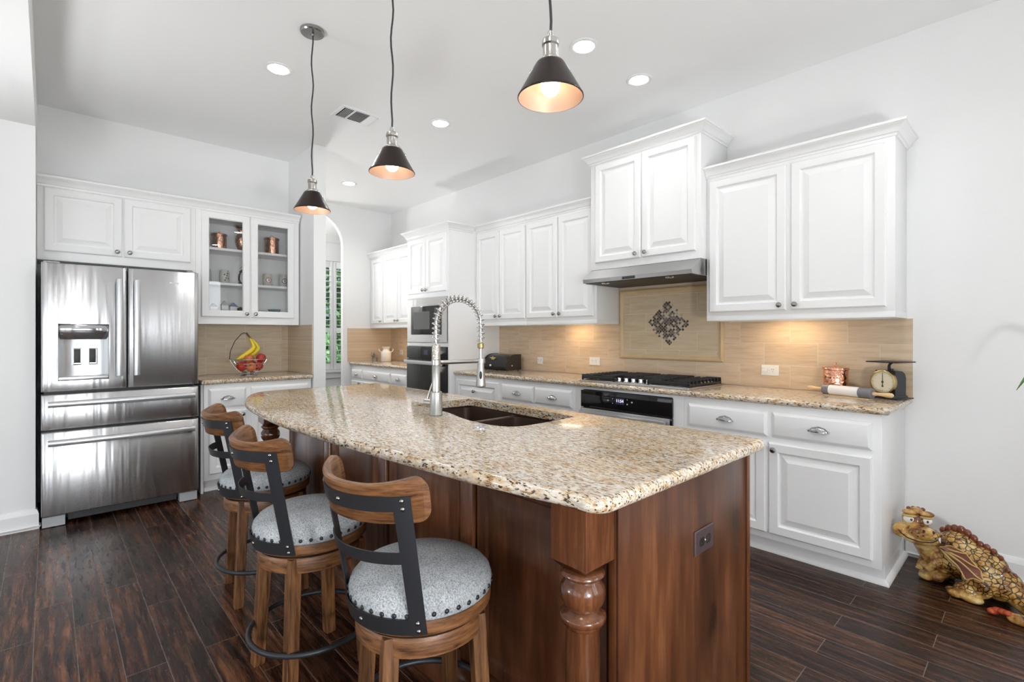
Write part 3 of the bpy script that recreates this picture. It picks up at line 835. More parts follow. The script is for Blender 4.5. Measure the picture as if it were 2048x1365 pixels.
MB().sweep([(-1.6, 3.125), (-.542, 3.125), (-.542, 3.64)], [(0, 0), (.020, 0), (.020, .005), (.017, .014), (.010, .022), (0, .028)]).build('shoe_moulding', M_CAB, tb)
base('oven_base_cabinet', 'white base cabinet frame holding the oven under the cooktop', -2.52 + eps, -1.60, [], [], (-2.44, -1.68, .16, .862))
base('base_cabinet', 'white base cabinet with two small drawers left of the under-counter oven', -3.395 + eps, -2.52,
     [(-3.376, .697, -2.972, .836), (-2.955, .697, -2.545, .836)],
     [(-3.376, .138, -2.972, .662, (-3.0, .625)), (-2.955, .138, -2.545, .662, (-2.925, .625))])
base('base_cabinet', 'white base cabinet with one tall door beside the oven tower', -4.10 + eps, -3.395, [],
     [(-4.075, .138, -3.415, .838, (-3.76, .735))])
base('base_cabinet', 'white base cabinet with three drawers left of the oven tower', XFAR + .002, -4.905 - eps,
     [(-6.455, .700, -6.155, .815), (-6.125, .695, -5.410, .815), (-5.388, .690, -5.03, .815)],
     [(-6.455, .138, -6.155, .665, (-6.19, .64)), (-6.125, .138, -5.410, .665), (-5.388, .138, -5.03, .665)])

# granite worktops
def bull(pts_fn, z0, z1, r=None, n=6):
    """profile insets for a rounded edge"""
    h = z1 - z0; r = h / 2
    return [((1 - sin(a)) * r, (z0 + z1) / 2 - cos(a) * r) for a in [pi * i / (2 * n) for i in range(0, 2 * n + 1)]]
def slab(name, label, outline, z0, z1, cat='worktop', hole=None, group='granite worktops'):
    """outline: ccw xy list; edge rounded all round"""
    m = MB(); n = len(outline)
    def off(d, pts):
        k = len(pts); out = []
        for i in range(k):
            a, b, c = Vector(pts[i - 1]), Vector(pts[i]), Vector(pts[(i + 1) % k])
            d1, d2 = (b - a).normalized(), (c - b).normalized()
            n1, n2 = Vector((-d1.y, d1.x)), Vector((-d2.y, d2.x))
            q = (n1 + n2).normalized(); q = q / max(.35, q.dot(n1)); out.append((b.x + q.x * d, b.y + q.y * d))
        return out
    rings = [[(x, y, z) for x, y in off(d, outline)] for d, z in bull(None, z0, z1)]
    if not hole:
        m.ringloft(rings)
    else:
        m.ringloft(rings, True, False, False)
        for z, ring in ((z1, rings[-1]), (z0, rings[0])):
            vs = [m.v(p) for p in ring]; hs = [m.v((x, y, z)) for x, y in hole]
            es = [m.bm.edges.new((vs[i], vs[(i + 1) % len(vs)])) for i in range(len(vs))] + [m.bm.edges.new((hs[i], hs[(i + 1) % len(hs)])) for i in range(len(hs))]
            bmesh.ops.triangle_fill(m.bm, use_beauty=True, edges=es)
        m.ringloft([[(x, y, z0) for x, y in hole], [(x, y, z1) for x, y in hole]], True, False, False)
        bmesh.ops.remove_doubles(m.bm, verts=m.bm.verts, dist=1e-5)
    o = m.build(name, M_GRAN, None, 40)
    return tag(o, label, cat, group)
ZT0, ZT1 = .8805, .918
slab('granite_worktop', 'long granite worktop on the range wall holding the cooktop', [(-4.10 + .002, 3.02), (-.505, 3.02), (-.505, 3.655), (-4.10 + .002, 3.655)], ZT0, ZT1)
slab('granite_worktop', 'short granite worktop left of the oven tower with the milk can', [(XFAR + .003, 3.02), (-4.906, 3.02), (-4.906, 3.655), (XFAR + .003, 3.655)], ZT0, ZT1)
slab('granite_worktop', 'short granite worktop beside the fridge with the fruit basket', [(-5.235, .895), (-4.58, .895), (-4.58, 1.782), (-5.235, 1.782)], ZT0, ZT1)

# tile splashbacks
m = MB(); m.box(-4.10, YW - .010, ZT1 + .0005, -.504, YW - .0005, ZU0 - .001); m.box(-2.52, YW - .010, ZU0 - .001, -1.58, YW - .0005, 1.80)
tag(m.build('tile_splashback', M_TILE_R), 'tan travertine tile splashback along the cooktop worktop', 'backsplash')
m = MB(); m.box(XFAR, YW - .010, ZT1 + .0005, -4.905, YW - .0005, ZU0 - .001); m.box(XFAR + .0005, 2.995, ZT1 + .0005, XFAR + .010, YW - .010, ZU0 - .001)
tag(m.build('tile_splashback', M_TILE_R), 'tan travertine tile splashback left of the oven tower', 'backsplash')
m = MB(); m.box(XL + .0005, .917, ZT1 + .0005, XL + .010, 1.782, ZU0 - .001); m.box(XL + .010, 1.780, ZT1 + .0005, -4.60, 1.7895, ZU0 + .002)
tag(m.build('tile_splashback', M_TILE_L), 'beige travertine tile splashback behind the fruit basket', 'backsplash')

# framed inset with the mosaic diamond
t = thing('mosaic_panel', 'framed travertine panel with a dark mosaic diamond above the cooktop', 'tile panel', (-2.054, 3.65, 1.08))
PW = PR(YW - .010)
MB().nested(PW, -2.508, 1.079, -1.597, 1.667, [(0, .008), (.006, .018), (.016, .022), (.026, .018), (.034, .008), (.044, .006)], hole=True, back=.0003).build('stone_liner', M_LINER, t, 30)
m = MB(); pl = MB()
wA, wB = -2.464, -1.641; zA, zB = 1.123, 1.623
bx(PW, wA, zA, .0003, wB, zB, .005).build('stone_tiles', M_TILE_P, t)
rnd = random.Random(4); mm_ = MB()
cx, cz, st = -2.050, 1.376, .0182
N = 15
for i in range(N):
    for j in range(N):
        u = (i - (N - 1) / 2) * st; v = (j - (N - 1) / 2) * st
        if (i in (0, N - 1) or j in (0, N - 1)) and rnd.random() < .45: continue
        s = st / 2 * .87
        c = [((u + a) * .7071 - (v + b) * .7071, (u + a) * .7071 + (v + b) * .7071) for a, b in ((-s, -s), (s, -s), (s, s), (-s, s))]
        mm_.prism([(cx + p, cz + q) for p, q in c], .0052, .0072, PW)
mm_.build('mosaic_tiles', M_MOSAIC, t, 0)

# under-cabinet fixtures
def puck(x, y, power, label, col=(1.0, .72, .42)):
    zb = ZU0 + .034
    t = thing('cabinet_light', label, 'light', (x, y, zb), group='lights under the wall cabinets')
    MB().box(x - .13, y - .03, zb - .0145, x + .13, y + .03, zb - .001, .003).build('housing', M_WHITE, t)
    MB().box(x - .12, y - .024, zb - .0165, x + .12, y + .024, zb - .0146).build('lens', M_PUCK, t)
    area_light('cabinet_lamp', (x, y, zb - .02), (0, 0, 0), .24, .05, power, col)
puck(-2.93, 3.50, P_PUCK, 'slim light under the wall cabinets left of the hood')
puck(-1.12, 3.50, P_PUCK, 'slim light under the wall cabinet right of the hood')
puck(-5.6, 3.50, P_PUCK * 1.8, 'slim light under the wall cabinet left of the oven tower')
# ---------------------------------------------------------------- fridge wall cabinets
PLU, PLB = PL(-4.91), PL(-4.61)
t = thing('fridge_cabinet', 'white two-door wall cabinet over the fridge', 'cabinet', (-5.07, .43, 1.826), group='white cabinets over the fridge side')
bx(PLU, -.058, 1.826, -.325, .915, 2.38, 0, .0015).build('cabinet_body', M_CAB, t)
door(t, PLU, -.022, 1.890, .424, 2.350, (.392, 1.925)); door(t, PLU, .434, 1.890, .878, 2.350, (.468, 1.925))
MB().sweep([(-4.91, -.058), (-4.91, .915)], crown(2.358)).build('crown_moulding', M_CAB, t, 30)
m = MB(); m.box(-5.23, .897, .0, -4.62, .915, ZT0 - .001); m.box(-5.23, .897, ZT1 + .001, -4.91, .915, 1.826)
m.build('side_panel', M_CAB, t)

t = thing('glass_cabinet', 'white wall cabinet with two glass doors and copper inside', 'cabinet', (-5.07, 1.34, ZU0), group='white cabinets over the fridge side')
u0, u1, v0, v1 = .916, 1.772, ZU0, 2.38
m = MB()
bx(PLU, u0, v0, -.325, u0 + .018, v1, -.018, 0, m); bx(PLU, u1 - .018, v0, -.325, u1, v1, -.018, 0, m)
bx(PLU, u0 + .018, v0, -.325, u1 - .018, v0 + .112, -.018, 0, m); bx(PLU, u0 + .018, v1 - .07, -.325, u1 - .018, v1, -.018, 0, m)
bx(PLU, u0 + .018, v0 + .112, -.325, u1 - .018, v1 - .07, -.318, 0, m)
m.build('cabinet_body', M_CAB, t)
m = MB()
bx(PLU, u0, v0, -.018, u0 + .07, v1, 0, 0, m); bx(PLU, u1 - .07, v0, -.018, u1, v1, 0, 0, m)
bx(PLU, u0 + .07, v0, -.018, u1 - .07, v0 + .105, 0, 0, m); bx(PLU, u0 + .07, v1 - .065, -.018, u1 - .07, v1, 0, 0, m)
bx(PLU, 1.315, v0 + .105, -.018, 1.365, v1 - .065, 0, 0, m)
m.build('face_frame', M_CAB, t)
for z in (2.030, 1.724): bx(PLU, u0 + .019, z, -.317, u1 - .019, z + .022, -.03, .001).build('shelf', M_CAB, t)
for a, b, kx in ((.955, 1.335, 1.305), (1.345, 1.725, 1.378)):
    d = MB().nested(PLU, a, 1.440, b, 2.352, [(0, .013), (.006, .020), (.052, .020), (.060, .012)], hole=True, back=.0005).build('door', M_CAB, t, 25)
    bx(PLU, a + .055, 1.495, .006, b - .055, 2.297, .009).build('glass_pane', M_GLASS, d)
    knob(d, PLU, kx, 1.472)
MB().sweep([(-4.91, .915), (-4.91, 1.772)], crown(2.358)).build('crown_moulding', M_CAB, t, 30)
for yy in (1.10, 1.32):
    for k in range(3):
        for zz in (1.62, 1.93):
            pass

t = thing('base_cabinet', 'white base cabinet beside the fridge, below the fruit basket', 'cabinet', (-4.9, 1.34, 0), group='white base cabinets')
bx(PLB, .917, .10, -.62, 1.775, .880, 0, .0015).build('cabinet_body', M_CAB, t)
bx(PLB, .917, 0, -.62, 1.775, .10, -.075).build('toe_kick', M_CAB, t)
MB().sweep([(-4.685, .93), (-4.685, 1.775)], [(0, 0), (.02, 0), (.02, .005), (.012, .02), (0, .028)]).build('shoe_moulding', M_CAB, t)
drawer(t, PLB, .948, .682, 1.225, .842); drawer(t, PLB, 1.262, .682, 1.745, .842, False)
door(t, PLB, .948, .150, 1.225, .655, (1.195, .620)); door(t, PLB, 1.262, .150, 1.745, .655)

# ---------------------------------------------------------------- fridge
t = thing('refrigerator', 'stainless french-door refrigerator with two drawers and a water dispenser', 'refrigerator', (-4.87, .41, 0))
fy0, fy1 = -.033, .853
MB().box(-5.21, fy0 + .012, .03, -4.565, fy1 - .012, 1.75, .004).build('casing', M_DARK, t)
MB().box(-5.18, fy0 + .02, 1.752, -4.58, fy1 - .02, 1.762).build('top_cover', M_GREYP, t)
for a, b in ((fy0 + .01, .06), (fy1 - .07, fy1 - .01)): MB().box(-4.60, a, 1.752, -4.50, b, 1.775, .006).build('hinge_cover', M_GREYP, t)
FX, BOW = -4.473, .0012
def fx(y): s = (y - (fy0 + fy1) / 2) / ((fy1 - fy0) / 2); return FX + BOW * (1 - s * s)
def fridge_door(name, y0, y1, z0, z1, hole=None):
    n = 14
    ys = [y0 + (y1 - y0) * i / n for i in range(n + 1)]
    ys = sorted(set([round(y, 5) for y in ys] + ([hole[0], hole[1]] if hole else []) + [y0 + .007, y1 - .007]))
    zs = sorted({z0, z1, z0 + .007, z1 - .007, *(hole[2:] if hole else ())})
    m = MB(); e = .007
    def pt(y, z):
        d = 0
        if y in (y0, y1) : d += .006
        if z in (z0, z1): d += .006
        return (fx(y) - min(d, .008), y, z)
    g = {(i, j): m.v(pt(y, z)) for i, y in enumerate(ys) for j, z in enumerate(zs)}
    for i in range(len(ys) - 1):
        for j in range(len(zs) - 1):
            cy, cz = (ys[i] + ys[i + 1]) / 2, (zs[j] + zs[j + 1]) / 2
            if hole and hole[0] < cy < hole[1] and hole[2] < cz < hole[3]: continue
            m.f([g[i, j], g[i + 1, j], g[i + 1, j + 1], g[i, j + 1]])
    bk = -4.562
    I, J = len(ys) - 1, len(zs) - 1
    loop = [(i, 0) for i in range(I)] + [(I, j) for j in range(J)] + [(i, J) for i in range(I, 0, -1)] + [(0, j) for j in range(J, 0, -1)]
    bvs = [m.v((bk, ys[i], zs[j])) for i, j in loop]
    for k in range(len(loop)):
        a, b = loop[k], loop[(k + 1) % len(loop)]
        m.f([g[a], g[b], bvs[(k + 1) % len(loop)], bvs[k]])
    if not hole: m.f(bvs)
    return m.build(name, M_STEEL, t, 50)
DH = (.049, .313, .974, 1.357)
dl = fridge_door('door', fy0, .4115, .905, 1.763, DH)
dr = fridge_door('door', .4205, fy1, .905, 1.763)
d1 = fridge_door('drawer', fy0, fy1, .652, .884)
d2 = fridge_door('drawer', fy0, fy1, .080, .634)
def bar(parent, pts, w, d):
    """flat rounded handle bar: pts along the bar, standing off on two posts"""
    m = MB(); rings = []
    for p, t_ in pts:
        rings.append([Vector(p) + Vector(q) for q in t_])
    return m
for kd, yc in ((dl, .368), (dr, .467)):
    m = MB(); rings = []
    for i in range(13):
        s = i / 12; z = .995 + .680 * s; bow = .014 * (1 - (2 * s - 1) ** 2)
        x = fx(yc) + .040 + bow
        rings.append([(x - .012, yc - .019, z), (x + .004, yc - .019, z), (x + .011, yc - .012, z), (x + .011, yc + .012, z), (x + .004, yc + .019, z), (x - .012, yc + .019, z)])
    m.ringloft(rings)
    for z in (1.01, 1.66): m.box(fx(yc) - .004, yc - .013, z - .02, fx(yc) + .035, yc + .013, z + .02, .003)
    m.build('handle', M_LGREY, kd, 50)
for kd, zc in ((d1, .822), (d2, .566)):
    m = MB(); rings = []
    for i in range(17):
        s = i / 16; y = .0 + .825 * s; bow = .016 * (1 - (2 * s - 1) ** 2)
        x = fx(y) + .036 + bow
        rings.append([(x - .012, y, zc - .019), (x + .004, y, zc - .019), (x + .011, y, zc - .012), (x + .011, y, zc + .012), (x + .004, y, zc + .019), (x - .012, y, zc + .019)])
    m.ringloft(rings)
    for y in (.02, .805): m.box(fx(y) - .004, y - .02, zc - .013, fx(y) + .030, y + .02, zc + .013, .003)
    m.build('handle', M_LGREY, kd, 50)
# dispenser
m = MB(); a, b, c, d = DH; xd = -4.545
n = 10; ring0, ring1 = [], []
for i in range(n + 1):                    # curved back of the niche
    s = i / n; y = a + (b - a) * s; x = xd + .045 * (2 * s - 1) ** 4
    ring0.append((x, y, c)); ring1.append((x, y, d))
m.ringloft([ring0, ring1], close=False)
for z in (c, d): m.f([m.v(p) for p in ([(x, y, z) for x, y, _ in ring0] + [(fx(b) - .002, b, z), (fx(a) - .002, a, z)])])
for y, k in ((a, 0), (b, -1)): m.quad((ring0[k][0], y, c), (fx(y) - .002, y, c), (fx(y) - .002, y, d), (ring0[k][0], y, d))
m.build('dispenser_niche', M_LGREY, dl, 50)
m = MB(); rings = []
for j in range(9):                         # bulging glossy control panel over the niche
    s = j / 8; z = 1.252 + .102 * s
    rings.append([(-4.528 + .052 * sin(pi * (.16 + .5 * s)) - .012 * (2 * i / 12 - 1) ** 4, a + .002 + (b - a - .004) * i / 12, z) for i in range(13)])
m.ringloft(rings, close=False)
m.ringloft([rings[0], [(-4.535, p[1], p[2]) for p in rings[0]]], close=False)
m.build('dispenser_panel', simple('glossy_grey_panel', (.50, .51, .52), .08, .85), dl, 60)
for y in (.147, .228):
    MB().nested(PL(-4.540), y - .023, 1.075, y + .023, 1.19, [(0, .010), (.003, .013), (.006, .010)], hole=True).build('paddle_rim', M_CHROME, dl)
    MB().box(-4.538, y - .017, 1.09, -4.530, y + .017, 1.184, .002).build('paddle', M_DARK, dl)
MB().box(-4.54, a + .002, .976, fx(.18) + .004, b - .002, 1.000, .004).build('drip_tray', M_LGREY, dl)
text_part('brand_lettering', 'Whirlpool', .022, M_CHROME, dr, Matrix.Translation((fx(.71) + .0006, .712, 1.674)) @ Matrix.Rotation(pi / 2, 4, 'Z') @ Matrix.Rotation(pi / 2, 4, 'X'))
MB().box(-4.575, .10, .022, -4.535, .72, .075).build('kick_grille', M_DARK, t)
for y0, y1 in ((fy0 + .004, .085), (.735, fy1 - .004)):
    m = MB(); m.prism([(y0, .004), (y1, .004), (y1 + (.03 if y0 < 0 else 0), .035), (y1, .070), (y0, .070), (y0 - (.03 if y0 > 0 else 0), .035)] if False else [(y0, .004), (y1, .004), (y1, .070), (y0, .070)], 0, .075, PL(-4.575))
    m.build('foot_cover', M_GREYP, t)

# things in the glass cabinet -------------------------------------------------
ZS = [v0 + .112, 1.746, 2.052]
def canister(loc, r, h, label, mat=M_COPPERD, group=None, ring=True):
    t = thing('copper_canister', label, 'canister', loc, group=group)
    prof = [(r * .96, 0), (r, .006), (r, h * .5), (r, h - .014), (r * .985, h - .012)]
    MB().lathe(prof, loc, 40).build('canister_body', mat, t, 40)
    lid = MB().lathe([(r * 1.0, h - .012), (r * 1.09, h - .010), (r * 1.10, h - .004), (r * 1.06, h + .004), (r * .6, h + .010), (0, h + .012)], loc, 40).build('lid', M_COPPERS if mat is M_COPPER else mat, t, 40)
    if ring: MB().tube([(loc[0], loc[1] + .011 * cos(a_), loc[2] + h + .020 + .013 * sin(a_)) for a_ in [2 * pi * i / 18 for i in range(18)]], .0028, 8, True).build('lid_ring', M_COPPERS if mat is M_COPPER else M_BRASS, lid, 60)
    else: MB().lathe([(.004, h + .01), (.004, h + .018), (.007, h + .022), (0, h + .028)], loc, 14).build('lid_knob', M_BRASS, lid, 50)
    return t
canister((-5.06, 1.125, ZS[2]), .060, .135, 'small copper canister at the left of the top glass-cabinet shelf', group='copper pots in the glass cabinet', ring=False)
canister((-5.06, 1.572, ZS[2]), .062, .155, 'copper canister with ring lid behind the right glass door', group='copper pots in the glass cabinet')
t = thing('copper_vase', 'aged copper vase with flared neck on the top glass-cabinet shelf', 'vase', (-5.07, 1.312, ZS[2]), group='copper pots in the glass cabinet')
MB().lathe([(.030, 0), (.034, .006), (.030, .014), (.046, .05), (.056, .095), (.052, .135), (.036, .165), (.030, .185), (.036, .205), (.062, .232), (.064, .236), (.058, .234), (.027, .190)], t.location, 36).build('vase_body', M_COPPERD, t, 50)
def mug(loc, label, ink, facing=1):
    t = thing('stoneware_mug', label, 'mug', loc, group='mugs on the middle glass-cabinet shelf')
    MB().lathe([(.036, 0), (.041, .004), (.043, .06), (.040, .105), (.034, .122), (.030, .120), (.037, .10), (.038, .01), (0, .008)], loc, 32).build('mug_body', M_MUG, t, 50)
    if ink:
        m = MB(); P = lambda u, v, n: (loc[0] + math.sqrt(max(0, .0434 ** 2 - (u) ** 2)) + n, loc[1] + u, loc[2] + v)
        N = 20
        for r0, r1, nn, mt, nm in ((0, .026, .0006, M_WHITE, 'badge'), (.020, .026, .0010, ink, 'badge_rim')):
            m = MB(); A = [P(r1 * cos(2 * pi * i / N), .058 + r1 * sin(2 * pi * i / N), nn) for i in range(N)]
            B = [P(r0 * cos(2 * pi * i / N), .058 + r0 * sin(2 * pi * i / N), nn) for i in range(N)]
            if r0: m.ringloft([A, B], True, False, False)
            else: m.f([m.v(p) for p in A])
            m.build(nm, mt, t, 0)
        m = MB()
        for q in ((-.006, .048, .006, .052), (-.002, .052, .003, .068), (-.009, .056, -.003, .060), (.003, .060, .009, .064)):
            m.f([m.v(P(a_, b_, .0012)) for a_, b_ in ((q[0], q[1]), (q[2], q[1]), (q[2], q[3]), (q[0], q[3]))])
        m.build('badge_figure', M_INKB if ink is M_INKR else M_INKD, t, 0)
    return t
mug((-5.05, 1.530, ZS[1]), 'stoneware mug with a red rimmed round badge', M_INKR)
mug((-5.05, 1.675, ZS[1]), 'stoneware mug with a black rimmed round badge', M_INKD)
mg = mug((-5.05, 1.165, ZS[1]), 'pale spotted mug behind the left glass door', None)
m = MB()
for a_, z_ in ((.35, .09), (.1, .05), (-.2, .08), (.5, .045), (-.1, .03), (.25, .07)):
    m.ell((-5.05 + .0425 * cos(a_), 1.165 + .0425 * sin(a_), ZS[1] + z_), .002, .006, .006, 10)
m.build('spots', M_INKD, mg)
mug((-5.05, 1.02, ZS[1]), 'pale mug at the far left of the middle glass-cabinet shelf', None)
t = thing('small_lantern', 'small dark wire lantern beside the middle stile of the glass cabinet', 'lantern', (-5.05, 1.315, ZS[1]))
L = Vector((-5.05, 1.315, ZS[1]))
MB().lathe([(.04, 0), (.042, .01), (.03, .02), (0, .02)], L, 24).build('lantern_base', M_BLACKM, t)
MB().lathe([(.022, .02), (.036, .05), (.036, .09), (.022, .115)], L, 24, cap=False).build('lantern_glass', M_GLASS, t)
MB().lathe([(.026, .115), (.03, .12), (.012, .14), (.0, .145)], L, 24).build('lantern_cap', M_BLACKM, t)
m = MB()
for k in range(4):
    a_ = k * pi / 2 + .4; m.tube([L + Vector((.04 * cos(a_) * s_, .04 * sin(a_) * s_, z_)) for s_, z_ in ((1, .01), (1.1, .06), (.6, .118))], .0022, 6)
m.tube([L + Vector((0, .022 * cos(q), .145 + .022 * sin(q))) for q in [pi * i / 10 for i in range(11)]], .002, 6)
m.build('lantern_wires', M_BLACKM, t)
t = thing('glass_bowl', 'low green glass bowl on the bottom glass-cabinet shelf', 'bowl', (-5.06, 1.595, ZS[0]))
MB().lathe([(.045, 0), (.05, .004), (.056, .035), (.058, .038), (.054, .037), (.046, .008), (0, .006)], t.location, 32).build('bowl_body', M_GLASSG, t, 50)
t = thing('black_dish', 'flat black dish on the bottom glass-cabinet shelf', 'dish', (-5.05, 1.475, ZS[0]))
MB().lathe([(.03, 0), (.055, .016), (.058, .018), (.052, .016), (.028, .004), (0, .004)], t.location, 28).build('dish_body', M_IRON, t, 50)
t = thing('dark_jar', 'small dark round jar on the bottom glass-cabinet shelf', 'jar', (-5.06, 1.300, ZS[0]))
MB().lathe([(.022, 0), (.032, .015), (.030, .035), (.016, .045), (.008, .05), (0, .052)], t.location, 24).build('jar_body', M_IRON, t, 50)
for y_, h_, nm in ((1.075, .075, 'low'), (1.165, .10, 'tall'), (1.235, .085, 'blue-roofed')):
    t = thing('model_house', nm + ' little white ceramic house on the bottom glass-cabinet shelf', 'ornament', (-5.04, y_, ZS[0]), group='ceramic houses in the glass cabinet')
    MB().box(-5.06, y_ - .028, ZS[0], -5.02, y_ + .028, ZS[0] + h_ * .6, .002).build('house_walls', M_WHITE, t)
    MB().prism([(y_ - .034, ZS[0] + h_ * .6), (y_ + .034, ZS[0] + h_ * .6), (y_, ZS[0] + h_)], -.022, .022, PL(-5.04)).build('house_roof', M_INKB if 'blue' in nm else M_GREYP, t)

# fruit basket -----------------------------------------------------------------
B0 = Vector((-4.90, 1.325, ZT1))
t = thing('fruit_basket', 'chrome wire fruit basket with a tall banana hook', 'basket', B0)
m = MB(); R = lambda s: .052 + (.150 - .052) * s ** .62
for s in (0, .2, .42, .66, 1.0):
    r = R(s); z = .028 + .118 * s
    m.tube([B0 + Vector((r * cos(a_), r * sin(a_), z)) for a_ in [2 * pi * i / 40 for i in range(40)]], .0022 if s < 1 else .0032, 8, True)
for k in range(12):
    a_ = 2 * pi * k / 12 + .2
    m.tube([B0 + Vector((R(s) * cos(a_), R(s) * sin(a_), .028 + .118 * s)) for s in [i / 8 for i in range(9)]], .0022, 6)
m.build('wire_bowl', M_CHROME, t)
m = MB(); m.tube([B0 + Vector((.07 * cos(a_), .07 * sin(a_), .0035)) for a_ in [2 * pi * i / 36 for i in range(36)]], .0035, 8, True)
for k in range(3):
    a_ = 2 * pi * k / 3 + .5; m.tube([B0 + Vector((.07 * cos(a_), .07 * sin(a_), .004)), B0 + Vector((.05 * cos(a_), .05 * sin(a_), .028))], .003, 8)
m.build('wire_foot', M_CHROME, t)
hk = [B0 + Vector((-.05, -.142, .146)), B0 + Vector((-.05, -.135, .22)), B0 + Vector((-.045, -.10, .31)), B0 + Vector((-.04, -.05, .372)), B0 + Vector((-.035, -.025, .385)), B0 + Vector((-.033, -.012, .376))]
MB().tube([hk[0].lerp(hk[0], 0)] + [hk[i] for i in range(6)][1:], .0034, 8).build('banana_hook', M_BLACKM, t)
def banana(o, lean, label, roll):
    t = thing('banana', label, 'banana', o, group='bananas on the hook')
    pts, rr = [], []
    for i in range(15):
        s = i / 14
        y = .02 + .055 * sin(pi * s * .9) * lean[0] - .075 * max(0, s - .45) * lean[1]; x = lean[2] * s; z = -.030 - .235 * s + .030 * s * s
        pts.append(Vector(o) + Vector((x, y, z)))
        rr.append(.006 if s < .02 else (.0065 if s < .10 else .020 * min(1, .42 + 1.5 * (s - .1)) if s < .9 else .020 * (1 - (s - .9) * 7)))
    MB().tube(pts, rr, 10).build('peel', M_BANANA, t, 60)
    MB().tube([Vector(o) + Vector((0, -.004, .006)), Vector(o) + Vector((0, .008, -.014)), pts[0], pts[1]], [.007, .007, .0064, .0066], 8).build('banana_stem', M_STEM, t, 60)
ap = B0 + Vector((-.03, -.014, .374))
banana(ap + Vector((.028, 0, .004)), (.7, 2.9, .02), 'front yellow banana hanging from the basket hook', 0)
banana(ap + Vector((-.008, .014, 0)), (1.35, 1.6, -.01), 'rear yellow banana hanging from the basket hook', 0)
def apple(c, r, label, mat, rot=0):
    t = thing('apple', label, 'apple', c, group='red apples in the wire basket')
    prof = [(0, -.80 * r), (.25 * r, -.88 * r), (.55 * r, -.80 * r), (.90 * r, -.35 * r), (1.0 * r, .10 * r), (.88 * r, .55 * r), (.55 * r, .84 * r), (.25 * r, .84 * r), (.07 * r, .70 * r), (0, .62 * r)]
    M = Matrix.Rotation(rot, 4, 'Y') @ Matrix.Rotation(rot * .6, 4, 'X')
    MB().lathe(prof, c, 28, M).build('apple_skin', mat, t, 70)
    a_ = Vector(c) + (M @ Vector((0, 0, .6 * r))); b_ = Vector(c) + (M @ Vector((.1 * r, 0, 1.05 * r)))
    MB().tube([a_, b_], .0016, 6).build('apple_stem', M_STEM, t)
ar = .043
for c, lb, mt, ro in (((.055, -.070, .085), 'dark red apple low at the left of the basket', M_RED, .5), ((.078, .000, .078), 'yellow blushed apple at the front of the basket', M_REDY, .9), ((.040, .068, .082), 'dark red apple low at the right of the basket', M_RED, -.4), ((-.045, -.045, .085), 'red apple at the back left of the basket', M_RED, .2), ((-.05, .045, .085), 'red apple at the back of the basket beside the wall', M_RED, -.3), ((.030, -.006, .148), 'topmost red apple below the bananas', M_REDY, .3), ((.020, .098, .150), 'red apple perched at the right rim of the basket', M_RED, -.8)):
    apple(B0 + Vector(c), ar, lb, mt, ro)
# ---------------------------------------------------------------- range hood
t = thing('range_hood', 'low stainless range hood under the tall wall cabinet', 'range hood', (-2.05, 3.4, 1.69))
hx0, hx1 = -2.463, -1.585
Pz = lambda u, v, n: (n, u, v)
sec = [(3.64, 1.690), (3.13, 1.690), (3.125, 1.722), (3.235, 1.797), (3.245, 1.806), (3.64, 1.806)]
m = MB(); hx0, hx1 = -2.515, -1.583
front0, front1 = -2.475, -1.583
r0 = [(hx0, 3.64, 1.694), (-2.500, 3.125, 1.694), (-2.500, 3.120, 1.722), (hx0, 3.235, 1.795), (hx0, 3.25, 1.806), (hx0, 3.64, 1.806)]
r1 = [(hx1, p[1], p[2]) for p in r0]
m.ringloft([r0, r1]); m.build('hood_body', M_STEELX, t, 30)
MB().box(hx0 + .02, 3.15, 1.690, hx1 - .02, 3.62, 1.6935).build('filter_panel', M_DARK, t)
for x in (-2.33, -1.78): MB().lathe([(.030, -.006), (.032, 0)], (x, 3.19, 1.6898), 20).build('hood_lamp', M_CHROME, t)
m = MB()
for k in range(5): m.ell((-2.12 + .022 * k, 3.121, 1.708), .008, .004, .008, 12)
m.box(-2.132, 3.1205, 1.698, -2.020, 3.124, 1.718, .002); m.build('control_buttons', M_DARK, t)
